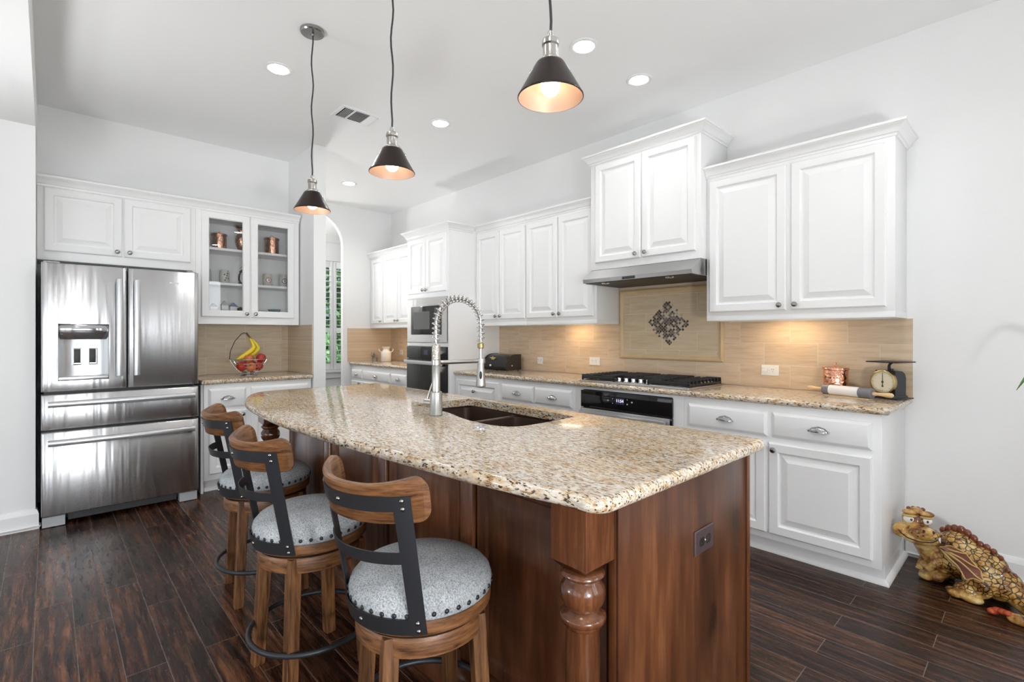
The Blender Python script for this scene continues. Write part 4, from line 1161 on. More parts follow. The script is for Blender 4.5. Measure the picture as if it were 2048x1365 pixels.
# ---------------------------------------------------------------- cooktop
t = thing('gas_cooktop', 'black and stainless gas cooktop with five knobs', 'cooktop', (-2.04, 3.34, ZT1))
kx0, kx1, ky0, ky1 = -2.50, -1.578, 3.065, 3.575
MB().box(kx0, ky0, ZT1 + .0005, kx1, ky1, ZT1 + .012, .004).build('steel_deck', M_STEELX, t)
MB().box(kx0 + .02, ky0 + .07, ZT1 + .0122, kx1 - .02, ky1 - .015, ZT1 + .015, .001).build('burner_well', M_BLACKG, t)
for bx_, by_, br in ((-2.34, 3.22, .05), (-2.34, 3.45, .04), (-2.04, 3.40, .06), (-1.74, 3.22, .045), (-1.74, 3.45, .045)):
    MB().lathe([(br, .0152), (br, .022), (br * .8, .024), (br * .8, .030), (br * .5, .033), (0, .033)], (bx_, by_, ZT1), 28).build('burner', M_IRON, t)
def grate(a, b, front):
    m = MB(); z = ZT1 + .044; w = .0055; y0, y1 = front, ky1 - .012
    for x in (a, b): m.box(x - w, y0, z - .026, x + w, y1, z - .014, .002)
    for y in (y0, y1): m.box(a - w, y - w, z - .020, b + w, y + w, z + .002, .002)
    n = 9
    for i in range(0, n + 1):
        y = y0 + (y1 - y0) * i / n
        for x, s in ((a, 1), (b, -1)): m.box(min(x - s * .005, x + s * .105), y - .005, z - .006, max(x - s * .005, x + s * .105), y + .005, z + .012, .0015); m.box(x - .006, y - .005, z - .024, x + .006, y + .005, z + .010, .0015)
    m.box((a + b) / 2 - .004, y0, z - .006, (a + b) / 2 + .004, y1, z + .010, .0015)
    for x in (a, b):
        for y in (y0, y1): m.box(x - w, y - w, ZT1 + .0122, x + w, y + w, z - .008)
    m.build('grate', M_IRON, t)
grate(kx0 + .02, kx0 + .315, ky0 + .03); grate(kx0 + .325, kx1 - .325, ky0 + .16); grate(kx1 - .315, kx1 - .012, ky0 + .03)
for k in range(5):
    x = -2.165 + .062 * k; c = (x, ky0 + .075 + .0 * k, ZT1 + .012)
    MB().lathe([(.020, 0), (.022, .004), (.0185, .008), (.0175, .028), (.015, .031), (0, .0315)], c, 24).build('knob', M_CHROME, t)
# under-counter oven
t = thing('built_in_oven', 'black glass built-in oven under the cooktop with a lit clock', 'oven', (-2.06, 3.05, .16))
PO = PR(3.049)
bx(PO, -2.435, .165, -.56, -1.685, .857, 0).build('casing', M_DARK, t)
bx(PO, -2.447, .728, .0005, -1.674, .856, .020, .003).build('control_panel', M_BLACKG, t)
bx(PO, -2.447, .155, .0005, -1.674, .722, .020, .003).build('door', M_BLACKG, t)
bx(PO, -2.440, .640, .0202, -1.690, .720, .024, .001).build('door_trim', M_STEELX, t)
hm = MB(); bx(PO, -2.430, .668, .052, -1.700, .708, .074, .009, hm); bx(PO, -2.40, .675, .02, -2.37, .700, .058, 0, hm); bx(PO, -1.76, .675, .02, -1.73, .700, .058, 0, hm)
hm.build('handle', M_STEELX, t)
bx(PO, -2.125, .776, .0202, -2.05, .822, .0208).build('display', M_SCREEN, t)
text_part('clock_digits', '11:54', .030, M_DISP, t, Matrix.Translation((-2.0875, 3.049 - .0214, .801)) @ Matrix.Rotation(pi / 2, 4, 'X'))
m = MB()
for u, v, s in ((-2.190, .797, .007), (-2.150, .813, .004), (-2.150, .780, .004), (-2.024, .816, .004), (-2.024, .783, .006), (-1.985, .801, .008)): m.ell((u, 3.049 - .0203, v), s, .0006, s * .8, 12)
m.build('control_icons', M_ICON, t)
# ---------------------------------------------------------------- outlets
def outlet(name, label, P, u, v, w=.115, h=.072, mat=M_WHITE, plug=False):
    t = thing(name, label, 'outlet', P(u, v, 0), group=None)
    MB().nested(P, u - w / 2, v - h / 2, u + w / 2, v + h / 2, [(0, .003), (.003, .006)], back=.0004).build('cover_plate', mat, t)
    dv = (w - .045) / 3 if w > .09 else .02
    for k in (-1, 1):
        uc = u + k * .0205
        m = MB(); N = 20
        m.prism([(uc + .0155 * cos(2 * pi * i / N) * 1.0, v + .0165 * max(-.82, min(.82, sin(2 * pi * i / N)))) for i in range(N)], .0062, .0078, P)
        r = m.build('receptacle', mat if mat is M_WHITE else M_PEWTER, t)
        m = MB(); bx(P, uc - .007, v + .004, .0079, uc - .004, v + .011, .0084, 0, m); bx(P, uc + .004, v + .004, .0079, uc + .007, v + .011, .0084, 0, m); bx(P, uc - .002, v - .010, .0079, uc + .002, v - .006, .0084, 0, m)
        m.build('slots', M_SLOT, r)
    m = MB(); a = Vector(P(u, v, .0062)); m.ell(a, .003, .003, .003, 10); m.build('screw', M_LGREY, t)
    if plug:
        bx(P, u - .045, v - .012, .0085, u - .012, v + .014, .035, .005).build('night_light', M_WHITE, t)
    return t
PWt = PR(YW - .0105)
outlet('wall_outlet', 'white outlet on the splashback beside the bread box', PWt, -3.473, 1.022, .07, .072)
outlet('wall_outlet', 'white outlet plate on the splashback left of the mosaic panel', PWt, -2.786, 1.042)
outlet('wall_outlet', 'white outlet on the splashback right of the mosaic panel with a plug-in', PWt, -1.279, 1.037, plug=True)
outlet('wall_outlet', 'small white outlet beside the milk can', PWt, -6.18, 1.04, .08, .072)
# ---------------------------------------------------------------- things on the range worktop
t = thing('bread_box', 'black roll-top bread box with a gold ornament', 'bread box', (-3.88, 3.43, ZT1))
yb, x0, x1, zb = 3.60, -4.075, -3.705, ZT1 + .004
sec = [(yb, zb), (3.405, zb), (3.385, zb + .02)] + [(3.385 + .145 * (1 - cos(a_)) * 1.0, zb + .02 + .138 * sin(a_)) for a_ in [pi / 2 * i / 10 for i in range(1, 11)]] + [(yb, zb + .158)]
m = MB(); m.ringloft([[(x, y, z) for y, z in sec] for x in (x0 + .008, x1 - .008)]); m.build('roll_top', simple('black_enamel', (.005, .005, .006), .16), t, 50)
for a_, b_ in ((x0, x0 + .010), (x1 - .010, x1)):
    m = MB(); sc = [(yb + .003 if i == 0 or i == len(sec) - 1 else p[0] - .004, p[1] + (0 if p[1] < zb + .01 else .003)) for i, p in enumerate(sec)]
    m.ringloft([[(x, y, z) for y, z in sc] for x in (a_, b_)]); m.build('side_panel', simple('dark_bronze_side', (.045, .038, .032), .35, .3), t, 50)
for x in (x0 + .02, x1 - .02):
    for y in (3.42, 3.58): MB().cyl((x, y, ZT1), (x, y, zb), .008).build('foot', M_DARK, t)
MB().lathe([(.004, 0), (.004, .008), (.011, .012), (.011, .018), (0, .021)], (-3.93, 3.388, zb + .045), 18, Matrix.Rotation(pi / 2, 4, 'X')).build('knob', M_PEARL, t)
MB().lathe([(.004, 0), (.004, .004), (.007, .006), (0, .010)], (x1, 3.47, zb + .045), 14, Matrix.Rotation(pi / 2, 4, 'Y')).build('pivot_screw', M_PEARL, t)
m = MB()
for du, dz, s in ((0, 0, .012), (-.016, .002, .010), (.016, .002, .010), (-.031, .004, .008), (.031, .004, .008), (-.010, -.012, .007), (.010, -.012, .007), (0, .013, .009), (-.020, -.008, .006), (.020, -.008, .006), (-.042, .003, .005), (.042, .003, .005)):
    m.ell((-3.93 + du, 3.4085, zb + .118 + dz), s, .0035, s * .7, 12)
m.build('gilt_ornament', M_GOLD, t, 60)
canister((-.862, 3.545, ZT1), .066, .160, 'shiny hammered copper canister beside the kitchen scale', M_COPPER)
# kitchen scale
S0 = Vector((-.600, 3.52, ZT1)); rz = radians(-20)
t = thing('kitchen_scale', 'old black kitchen scale with a round cream dial', 'scale', S0)
MS = Matrix.Translation(S0) @ Matrix.Rotation(rz, 4, 'Z')
m = MB(); m.box(-.075, -.060, 0, .085, .095, .008, .003, M=MS)
m.prism([(-.06, .008), (.06, .008), (.055, .018), (-.055, .018)], -.05, .085, lambda u, v, n: tuple(MS @ Vector((u, n, v)))); m.build('scale_base', M_SCALE, t)
secb = [(-.020, .018), (.080, .018), (.080, .120), (.070, .142), (.045, .156), (.010, .160), (-.020, .160)]
m = MB(); m.prism(secb, -.052, .052, lambda u, v, n: tuple(MS @ Vector((n, u, v)))); m.build('scale_body', M_SCALE, t, 40)
MD = MS @ Matrix.Translation((-.004, -.022, .095)) @ Matrix.Rotation(pi / 2, 4, 'X')
MB().lathe([(.064, -.004), (.068, 0), (.068, .018), (.062, .021), (.060, .017)], (0, 0, 0), 44, MD, cap=False).build('dial_bezel', M_BRASS, t, 40)
dl_ = MB().lathe([(.061, .015), (0, .0152)], (0, 0, 0), 44, MD).build('dial', M_DIAL, t, 0)
m = MB()
for k in range(40):
    a_ = 2 * pi * k / 40; L_ = .010 if k % 5 == 0 else .005
    c, s = cos(a_), sin(a_); w = .0007
    m.f([m.v(MD @ Vector(q)) for q in ((.057 * c - w * s, .057 * s + w * c, .0156), (.057 * c + w * s, .057 * s - w * c, .0156), ((.057 - L_) * c + w * s, (.057 - L_) * s - w * c, .0156), ((.057 - L_) * c - w * s, (.057 - L_) * s + w * c, .0156))])
m.build('dial_marks', M_INKD, dl_, 0)
m = MB(); m.prism([(-.0022, -.020), (.0022, -.020), (.0012, .050), (-.0012, .050)], .0158, .0166, lambda u, v, n: tuple(MD @ Vector((u, v, n))))
m.ell(MD @ Vector((0, 0, .0165)), .006, .006, .006, 12); m.ell(MD @ Vector((0, -.024, .0162)), .005, .003, .005, 12)
m.build('pointer', M_INKD, dl_)
m = MB(); m.tube([MS @ Vector((-.002, .02, .155)), MS @ Vector((-.002, .02, .188)), MS @ Vector((.004, .02, .198)), MS @ Vector((.010, .02, .206))], [.008, .007, .007, .010], 12); m.build('platform_post', M_SCALE, t, 50)
MB().box(-.078, -.070, .206, .094, .098, .213, .003, M=MS).build('weighing_platform', M_SCALE, t)
m = MB(); m.cyl(MS @ Vector((.022, .0, .158)), MS @ Vector((.022, .0, .172)), .008, .009); m.build('zero_screw', M_SCALE, t)
# rolling pin: lies in front of the scale
a_, b_ = Vector((-.905, 3.462, ZT1 + .034)), Vector((-.640, 3.372, ZT1 + .034)); d_ = (b_ - a_); Lr = d_.length; d_.normalize()
t = thing('rolling_pin', 'marble rolling pin with pale wooden handles', 'rolling pin', (a_ + b_) / 2)
q = Vector((0, 0, 1)).rotation_difference(d_).to_matrix().to_4x4()
MB().lathe([(.028, .042), (.030, .043), (.030, Lr - .070), (.028, Lr - .069)], a_, 36, q).build('marble_barrel', M_MARBLE, t, 40)
MB().lathe([(.026, 0), (.0295, .004), (.0302, .042), (.028, .0425)], a_, 36, q).build('barrel_end', M_MARBLEG, t, 40)
MB().lathe([(.028, Lr - .0695), (.0302, Lr - .069), (.0295, Lr - .004), (.026, Lr)], a_, 36, q).build('barrel_end', M_MARBLEG, t, 40)
hp = [(.010, 0), (.011, .012), (.0085, .022), (.0095, .045), (.0135, .075), (.0125, .094), (.006, .102), (0, .103)]
MB().lathe(hp, b_ + d_ * .001, 20, q).build('handle', M_MAPLE, t, 50)
MB().lathe(hp, a_ - d_ * .001, 20, Vector((0, 0, 1)).rotation_difference(-d_).to_matrix().to_4x4()).build('handle', M_MAPLE, t, 50)
MB().box(-.13, -.022, -.034 , .13, .022, -.0295, .001, M=Matrix.Translation((a_ + b_) / 2) @ Matrix.Rotation(math.atan2(d_.y, d_.x), 4, 'Z')).build('cradle', M_MAPLE, t)
# far worktop
t = thing('milk_can', 'cream stoneware milk can crock with two ear handles', 'crock', (-6.20, 3.42, ZT1))
c = t.location
MB().lathe([(.066, 0), (.070, .004), (.070, .118), (.066, .132), (.048, .148), (.044, .160), (.044, .182), (.058, .199), (.061, .203), (.054, .202), (.040, .184)], c, 40).build('can_body', M_CREAM, t, 50)
for s in (-1, 1):
    u = Vector((cos(YAW), sin(YAW), 0)) * s
    MB().tube([Vector(c) + u * .064 + Vector((0, 0, .128)), Vector(c) + u * .086 + Vector((0, 0, .142)), Vector(c) + u * .098 + Vector((0, 0, .160)), Vector(c) + u * .092 + Vector((0, 0, .174))], .0085, 10).build('ear_handle', M_CREAM, t, 50)
# little cow ornament
K0 = Vector((-6.19, 3.245, ZT1)); MK = Matrix.Translation(K0) @ Matrix.Rotation(radians(-60), 4, 'Z')
t = thing('cow_figurine', 'small dark and pale cow figurine beside the milk can', 'ornament', K0)
m = MB()
def el(p, r, rot=None): m.ell(MK @ Vector(p), *r, 16, (MK.to_3x3() @ rot.to_3x3()) if rot is not None else MK.to_3x3())
el((0, 0, .070), (.045, .030, .032)); el((.036, 0, .085), (.024, .024, .028)); el((.058, 0, .098), (.022, .018, .019)); el((.076, 0, .090), (.014, .014, .012))
for x_ in (-.028, .028):
    for y_ in (-.018, .018): m.tube([MK @ Vector((x_, y_, .06)), MK @ Vector((x_, y_, .004))], [.011, .008], 10)
m.tube([MK @ Vector((-.043, 0, .085)), MK @ Vector((-.056, 0, .06)), MK @ Vector((-.054, 0, .035))], .004, 8)
m.build('cow_body', M_COWG, t, 60)
m = MB()
for s in (-1, 1):
    m.tube([MK @ Vector((.050, s * .012, .112)), MK @ Vector((.047, s * .022, .122)), MK @ Vector((.050, s * .020, .132))], [.005, .0035, .001], 8)
m.build('horns', M_INKD, t, 60)
m = MB(); 
for s in (-1, 1): m.ell(MK @ Vector((.046, s * .024, .102)), .010, .010, .004, 10)
m.build('ears', M_INKD, t, 60)
# ---------------------------------------------------------------- island
def smooth_closed(ctrl, per=6):
    return ctrl
def arc_pts(c, r, a0, a1, n):
    return [(c[0] + r * cos(radians(a0 + (a1 - a0) * i / n)), c[1] + r * sin(radians(a0 + (a1 - a0) * i / n))) for i in range(n + 1)]
def cat(pts, n=6):
    out = []
    for i in range(len(pts) - 1):
        p0, p1, p2, p3 = [Vector(pts[max(0, min(len(pts) - 1, i + k))]) for k in (-1, 0, 1, 2)]
        for k in range(n):
            t_ = k / n
            out.append(tuple(.5 * ((2 * p1) + (p2 - p0) * t_ + (2 * p0 - 5 * p1 + 4 * p2 - p3) * t_ * t_ + (3 * p1 - p0 - 3 * p2 + p3) * t_ ** 3)))
    out.append(tuple(pts[-1])); return out
IX0, IX1, IY1 = -3.455, -.648, 1.835
front = cat([(-3.455, 1.08), (-3.435, 1.00), (-3.36, .925), (-3.20, .852), (-2.98, .785), (-2.70, .748), (-2.25, .728), (-1.86, .742), (-1.43, .775), (-1.165, .800), (-.93, .833), (-.80, .858), (-.735, .872)], 5)
outline = front + arc_pts((-.703, .925), .055, -80, 0, 6) + arc_pts((-.688, IY1 - .04), .04, 0, 90, 5) + arc_pts((-3.395, IY1 - .06), .06, 90, 180, 6)
hole = cat([(-2.225, 1.72), (-2.235, 1.56), (-2.215, 1.40), (-2.05, 1.378), (-1.93, 1.372), (-1.84, 1.352), (-1.74, 1.322), (-1.62, 1.302), (-1.50, 1.306), (-1.425, 1.345), (-1.405, 1.45), (-1.412, 1.66), (-1.45, 1.712), (-1.85, 1.742), (-2.18, 1.760), (-2.225, 1.72)], 4)[:-1]
slab('island_worktop', 'large curved granite island worktop with an undermount sink', outline, ZT0, ZT1, 'worktop', hole)

t = thing('kitchen_island', 'dark stained knotty alder island base with turned corner legs', 'island', (-1.95, 1.42, 0))
bx0, bx1, by0, by1 = -3.12, -.722, 1.070, 1.785
m = MB()
m.box(bx0, by0, .0, bx1, by0 + .02, .880); m.box(bx0, by1 - .02, .10, bx1, by1, .880); m.box(bx0, by0 + .02, 0, bx0 + .02, by1 - .02, .880)
m.box(bx0 + .02, by0 + .02, .08, bx1, by1 - .02, .10)
m.build('island_body', M_ALDER, t)
m = MB(); m.box(-.722, 1.000, 0, -.700, 1.795, .880, .0015); m.build('end_panel', M_ALDER, t)
m = MB(); m.box(-.6995, 1.001, 0, -.692, 1.047, .880, .002); m.box(-.6995, 1.772, 0, -.694, 1.794, .880, .002); m.build('edge_trim', M_ALDER, t)
PF = PR(1.0695)
for a, b in ((-1.305, -.760), (-1.895, -1.395), (-2.475, -1.985), (-3.08, -2.565)):
    MB().nested(PF, a, .165, b, .835, [(0, .006), (.008, .014), (.050, .014), (.058, .006), (.072, .006), (.105, .013), (.106, .0132)]).build('front_panel', M_ALDER, t, 25)
for a in (-1.35, -1.94, -2.52):
    m = MB(); m.box(a - .034, 1.0485, .0, a + .034, 1.0695, .878, .004); m.build('pilaster', M_ALDER, t)
MB().sweep([(bx0, 1.0695), (-.7225, 1.0695)], [(0, 0), (.030, 0), (.030, .088), (.024, .098), (.012, .108), (.010, .118), (0, .120)]).build('base_moulding', M_ALDER, t)
def island_leg(x0, x1, y0, y1):
    cx_, cy_ = (x0 + x1) / 2, (y0 + y1) / 2; hw = (x1 - x0) / 2
    m = MB()
    # square head with chamfered lower corners
    def sq(w, z, c): 
        p = [(w, -w + c), (w, w - c), (w - c, w), (-w + c, w), (-w, w - c), (-w, -w + c), (-w + c, -w), (w - c, -w)]
        return [(cx_ + a, cy_ + b, z) for a, b in p]
    m.ringloft([sq(hw * .66, .720, .002), sq(hw, .740, .002), sq(hw, .878, .002)])
    prof = [(.030, .722), (.046, .720), (.053, .714), (.054, .708), (.048, .702), (.042, .697), (.044, .692), (.0525, .680), (.0550, .662), (.0530, .645), (.0445, .630), (.040, .624), (.046, .619), (.055, .612), (.057, .604), (.054, .596), (.048, .592), (.047, .586), (.041, .580), (.0405, .570), (.042, .50), (.0415, .36), (.036, .20), (.031, .135), (.034, .125), (.042, .118), (.042, .108), (.034, .100), (.030, .09), (.038, .06), (.040, .035), (.032, .006), (.030, 0)]
    m.lathe(prof, (cx_, cy_, 0), 36)
    return m.build('turned_leg', M_ALDERG, t, 40)
M_ALDERG = wood_mat('polished_alder', (0.055, 0.018, 0.008), (0.125, 0.042, 0.016), (0.24, 0.095, 0.036), 2, 1.2, 0.16, 10.0, (0.26, 0.50, 0.78), 0.3, 0.5, 0.12)
island_leg(-.812, -.702, .889, .999); island_leg(-3.345, -3.235, .96, 1.07)
outlet('island_outlet', 'brown outlet on the wooden end panel of the island', PX(-.6998), 1.451, .661, .118, .073, M_BRONZEP)

# sink
t = thing('kitchen_sink', 'dark bronze double-bowl sink set in the island worktop', 'sink', (-1.82, 1.54, .66))
def rrect(x0, x1, y0, y1, r, z, n=5):
    p = []
    for cx_, cy_, a0 in ((x1 - r, y1 - r, 0), (x0 + r, y1 - r, 90), (x0 + r, y0 + r, 180), (x1 - r, y0 + r, 270)):
        for i in range(n + 1): a_ = radians(a0 + 90 * i / n); p.append((cx_ + r * cos(a_), cy_ + r * sin(a_), z))
    return p
def bowl(x0, x1, y0, y1, zt, zb, name):
    m = MB(); e = .006
    rings = [rrect(x0 - e, x1 + e, y0 - e, y1 + e, .045, zb - .004), rrect(x0 - e, x1 + e, y0 - e, y1 + e, .045, zt), rrect(x0, x1, y0, y1, .040, zt),
             rrect(x0, x1, y0, y1, .040, zb + .05), rrect(x0 + .008, x1 - .008, y0 + .008, y1 - .008, .04, zb + .02), rrect(x0 + .04, x1 - .04, y0 + .04, y1 - .04, .03, zb)]
    m.ringloft(rings); o = m.build(name, M_SINK, t, 50)
    MB().lathe([(.045, .002), (.042, .004), (.03, .001), (0, .001)], ((x0 + x1) / 2, (y0 + y1) / 2, zb), 24).build('drain', M_PEWTER, o)
bowl(-2.245, -1.845, 1.335, 1.755, .868, .665, 'bowl'); bowl(-1.815, -1.395, 1.290, 1.735, .868, .665, 'bowl')
m = MB(); m.box(-2.26, 1.28, .874, -1.38, 1.30, .880); m.box(-2.26, 1.757, .868, -1.38, 1.775, .880); m.box(-2.265, 1.28, .868, -2.247, 1.775, .880); m.box(-1.392, 1.28, .868, -1.378, 1.775, .880)
m.box(-1.8385, 1.345, .70, -1.8215, 1.75, .872, .004)
m.build('rim', M_SINK, t)
t = thing('air_gap_button', 'round nickel push button on the island top in front of the sink', 'button', (-1.50, 1.235, ZT1))
MB().lathe([(.030, 0), (.030, .003), (.024, .006), (.014, .007), (.013, .010), (0, .0105)], t.location, 28).build('button_plate', M_CHROME, t, 40)

# faucet
F0 = Vector((-1.870, 1.282, ZT1)); fd = Vector((.02, .245, 0))
t = thing('spring_faucet', 'tall nickel pull-down faucet with an exposed spring', 'faucet', F0)
MB().lathe([(.030, 0), (.031, .004), (.028, .008), (.0275, .100), (.026, .106), (.019, .108)], F0, 32).build('base', M_NICKEL, t, 40)
MB().lathe([(.0185, .107), (.0185, .247), (.017, .249)], F0, 28).build('riser', M_NICKEL, t, 40)
m = MB(); m.lathe([(.016, .249), (.0195, .252), (.0195, .316), (.016, .320)], F0, 28); m.build('spring_collar', hammered('textured_nickel', (.60, .57, .50), 160, .3), t, 40)
zs0, zs1 = ZT1 + .320, ZT1 + .412
arcR = fd.length / 2; dn = fd.normalized()
path = [F0 + Vector((0, 0, .30 + .112 * i / 8)) for i in range(9)]
path += [F0 + dn * (arcR - arcR * cos(pi * i / 24)) + Vector((0, 0, .412 + arcR * sin(pi * i / 24))) for i in range(1, 25)]
path += [F0 + fd + Vector((0, 0, .412 - .085 * i / 6)) for i in range(1, 7)]
MB().tube(path, .0080, 12).build('hose', M_NICKEL, t, 60)
# helix around the path
L_ = [0]
for a_, b_ in zip(path[:-1], path[1:]): L_.append(L_[-1] + (b_ - a_).length)
def at(s):
    for i in range(len(L_) - 1):
        if s <= L_[i + 1]:
            k = (s - L_[i]) / (L_[i + 1] - L_[i]); return path[i].lerp(path[i + 1], k), (path[i + 1] - path[i]).normalized()
    return path[-1], (path[-1] - path[-2]).normalized()
turns = 26; s0, s1 = .022, L_[-1] - .004; hp_ = []
side = Vector((dn.y, -dn.x, 0))
for i in range(turns * 14 + 1):
    s = s0 + (s1 - s0) * i / (turns * 14); p, d_ = at(s); nb = side.cross(d_).normalized(); a_ = 2 * pi * i / 14
    hp_.append(p + side * .0165 * cos(a_) + nb * .0165 * sin(a_))
MB().tube(hp_, .0029, 6).build('spring', M_CHROME, t, 80)
E1 = F0 + fd
MB().lathe([(.012, .325), (.0155, .322), (.0155, .302), (.011, .298)], E1, 24).build('hose_ferrule', M_BRASS, t, 40)
MB().tube([E1 + Vector((0, 0, .30)), E1 + Vector((0, 0, .235))], .0075, 12).build('lower_hose', M_LGREY, t, 60)
h = MB().lathe([(.011, .245), (.014, .240), (.0165, .225), (.0165, .200), (.0195, .185), (.021, .150), (.0225, .128), (.024, .118), (.022, .112), (.018, .110), (0, .110)], E1, 28).build('spray_head', M_NICKEL, t, 40)
vd = Vector((-E1.x, -E1.y, 0)).normalized()
MB().ell(E1 + vd * .019 + Vector((0, 0, .170)), .007, .007, .020, 14).build('spray_button', M_DARK, h)
m = MB(); m.tube([F0 + Vector((0, 0, .238)), F0 + fd * .92 + Vector((0, 0, .238))], .0095, 12)
m.lathe([(.0172, .227), (.022, .228), (.022, .249), (.0172, .250)], E1, 24); m.lathe([(.0187, .226), (.0215, .228), (.0215, .249), (.0187, .251)], F0, 24)
m.build('support_arm', M_NICKEL, t, 40)
hd = Vector((-.94, -.30, 0)).normalized()
m = MB(); m.cyl(F0 + hd * .022 + Vector((0, 0, .055)), F0 + hd * .062 + Vector((0, 0, .055)), .0165, .0165, 24)
m.build('handle_hub', M_NICKEL, t, 40)
MB().tube([F0 + hd * .052 + Vector((0, 0, .062)), F0 + hd * .045 + Vector((0, .006, .10)), F0 + hd * .030 + Vector((0, .012, .150))], [.006, .005, .0045], 10).build('lever', M_NICKEL, t, 60)

# ---------------------------------------------------------------- swivel stools
def stool(loc, back_rz, leg_rz, label):
    t = thing('bar_stool', label, 'stool', (loc[0], loc[1], 0), group='swivel stools at the island')
    RB = Matrix.Rotation(radians(back_rz), 4, 'Z'); RL = Matrix.Rotation(radians(leg_rz), 4, 'Z')
    def fin(mb, name, mat, par=None, R=RB, sm=40):
        bmesh.ops.transform(mb.bm, matrix=R, verts=mb.bm.verts)
        return mb.build(name, mat, par or t, sm, local=True)
    seat = fin(MB().lathe([(0, .540), (.203, .540), (.2075, .545), (.2080, .565), (.2035, .581), (.188, .598), (.155, .612), (.10, .621), (.05, .624), (0, .625)], (0, 0, 0), 56), 'seat_cushion', M_FABRIC, None, RB, 60)
    fin(MB().lathe([(.14, .500), (.196, .500), (.2045, .504), (.2055, .512), (.2055, .532), (.2045, .540), (.14, .540)], (0, 0, 0), 56), 'seat_rim', M_STOOLH)
    fin(MB().lathe([(.05, .488), (.165, .488), (.165, .501), (.05, .501)], (0, 0, 0), 40), 'swivel_plate', M_DARK)
    fin(MB().lathe([(.13, .432), (.182, .432), (.189, .436), (.190, .444), (.190, .482), (.187, .488), (.13, .488)], (0, 0, 0), 56), 'apron_ring', M_STOOLH, None, RL)
    n0 = None
    for k in range(38):
        a_ = 2 * pi * (k + .5) / 38
        if n0 is None:
            mm = MB(); mm.lathe([(.0068, 0), (.0062, .0022), (.0040, .0042), (0, .0050)], (0, 0, 0), 12)
            n0 = mm.build('nailhead', M_BLACKM, seat, 60, local=True); o = n0
        else:
            o = n0.copy(); COL.objects.link(o); o.parent = seat
        o.matrix_local = RB @ Matrix.Translation((.2074 * cos(a_), .2074 * sin(a_), .5575)) @ Matrix.Rotation(a_, 4, 'Z') @ Matrix.Rotation(pi / 2, 4, 'Y')
    for sx in (-1, 1):
        for sy in (-1, 1):
            mm = MB(); w = .0205
            def ring(cx_, cy_, z, w_): return [(cx_ + a * w_, cy_ + b * w_, z) for a, b in ((-1, -.9), (-.9, -1), (.9, -1), (1, -.9), (1, .9), (.9, 1), (-.9, 1), (-1, .9))]
            mm.ringloft([ring(sx * .147, sy * .147, 0, w * .92), ring(sx * .146, sy * .146, .01, w), ring(sx * .1235, sy * .1235, .478, w * 1.05), ring(sx * .1235, sy * .1235, .4865, w)])
            fin(mm, 'leg', M_STOOLW, None, RL, 30)
    mm = MB(); mm.tube([(.220 * cos(2 * pi * i / 56), .220 * sin(2 * pi * i / 56), .165) for i in range(56)], .0098, 12, True)
    fin(mm, 'foot_ring', M_BLACKM, None, RL, 80)
    # back
    dl_ = lambda z: .06 * (z - .53) / .385
    Rr = lambda z: .2085 + .018 * (z - .53) / .385
    def pt(ph, z, off):
        a_ = radians(-90 + ph); r = Rr(z) + off
        return (r * cos(a_), r * sin(a_) - dl_(z), z)
    def strip(mb, p0, p1, z0, z1, o0=0.0, o1=.0038, n=24, m_=1):
        ph = [p0 + (p1 - p0) * i / n for i in range(n + 1)]; zz = [z0 + (z1 - z0) * j / m_ for j in range(m_ + 1)]
        ou = [[pt(p, z, o1) for p in ph] for z in zz]; inn = [[pt(p, z, o0) for p in ph] for z in zz]
        loops = []
        for i in range(n + 1):
            loops.append([ou[j][i] for j in range(m_ + 1)] + [inn[j][i] for j in range(m_, -1, -1)])
        mb.ringloft(loops)
    fr = MB(); hp2 = 5.6
    strip(fr, -51.5, 51.5, .508, .552, .0, .0038)
    strip(fr, -51.5, 51.5, .706, .738, .0, .0036)
    strip(fr, -51.0, 51.0, .846, .885, .0, .0038)
    for s in (-1, 1): strip(fr, s * 46 - hp2, s * 46 + hp2, .510, .884, .0003, .0041, 4, 10)
    frame = fin(fr, 'back_frame', M_BLACKM, None, RB, 30)
    for ph, z in ((46, .874), (46, .853), (46, .542), (46, .520), (-46, .874), (-46, .853), (-46, .542), (-46, .520), (0, .866), (0, .530)):
        mm = MB(); a_ = radians(-90 + ph); p = pt(ph, z, .004)
        mm.lathe([(.0062, -.002), (.0060, .0012), (.004, .0032), (0, .0040)], p, 12, Matrix.Rotation(a_, 4, 'Z') @ Matrix.Rotation(pi / 2, 4, 'Y'))
        fin(mm, 'screw', M_PEWTER, frame, RB, 60)
    mm = MB(); n = 44; loops = []; rc = .034; pm = 64.0
    for i in range(n + 1):
        q = -cos(pi * i / n); ph = pm * q
        d = (pm - abs(ph)) * radians(1) * .23
        cut = rc - math.sqrt(max(0, rc * rc - (rc - d) ** 2)) if d < rc else 0
        zt = .912 + .018 * min(1, max(0, (abs(ph) - 20) / 35)) ** 1.5 - cut; zb = .812 + cut
        e = .004
        loops.append([pt(ph, zb + e, -.0005), pt(ph, zt - e, -.0005), pt(ph, zt, -.005), pt(ph, zt, -.019), pt(ph, zt - e, -.023), pt(ph, zb + e, -.023), pt(ph, zb, -.019), pt(ph, zb, -.005)])
    mm.ringloft(loops); fin(mm, 'backrest', M_STOOLH, None, RB, 45)
    return t
stool((-1.262, .814), 9, 74, 'swivel bar stool nearest the camera, beside the turned island leg')
stool((-1.950, .753), 2, 4, 'middle swivel bar stool of the three at the island')
stool((-2.712, .816), -2, -6, 'swivel bar stool farthest along the island, nearest the fridge')

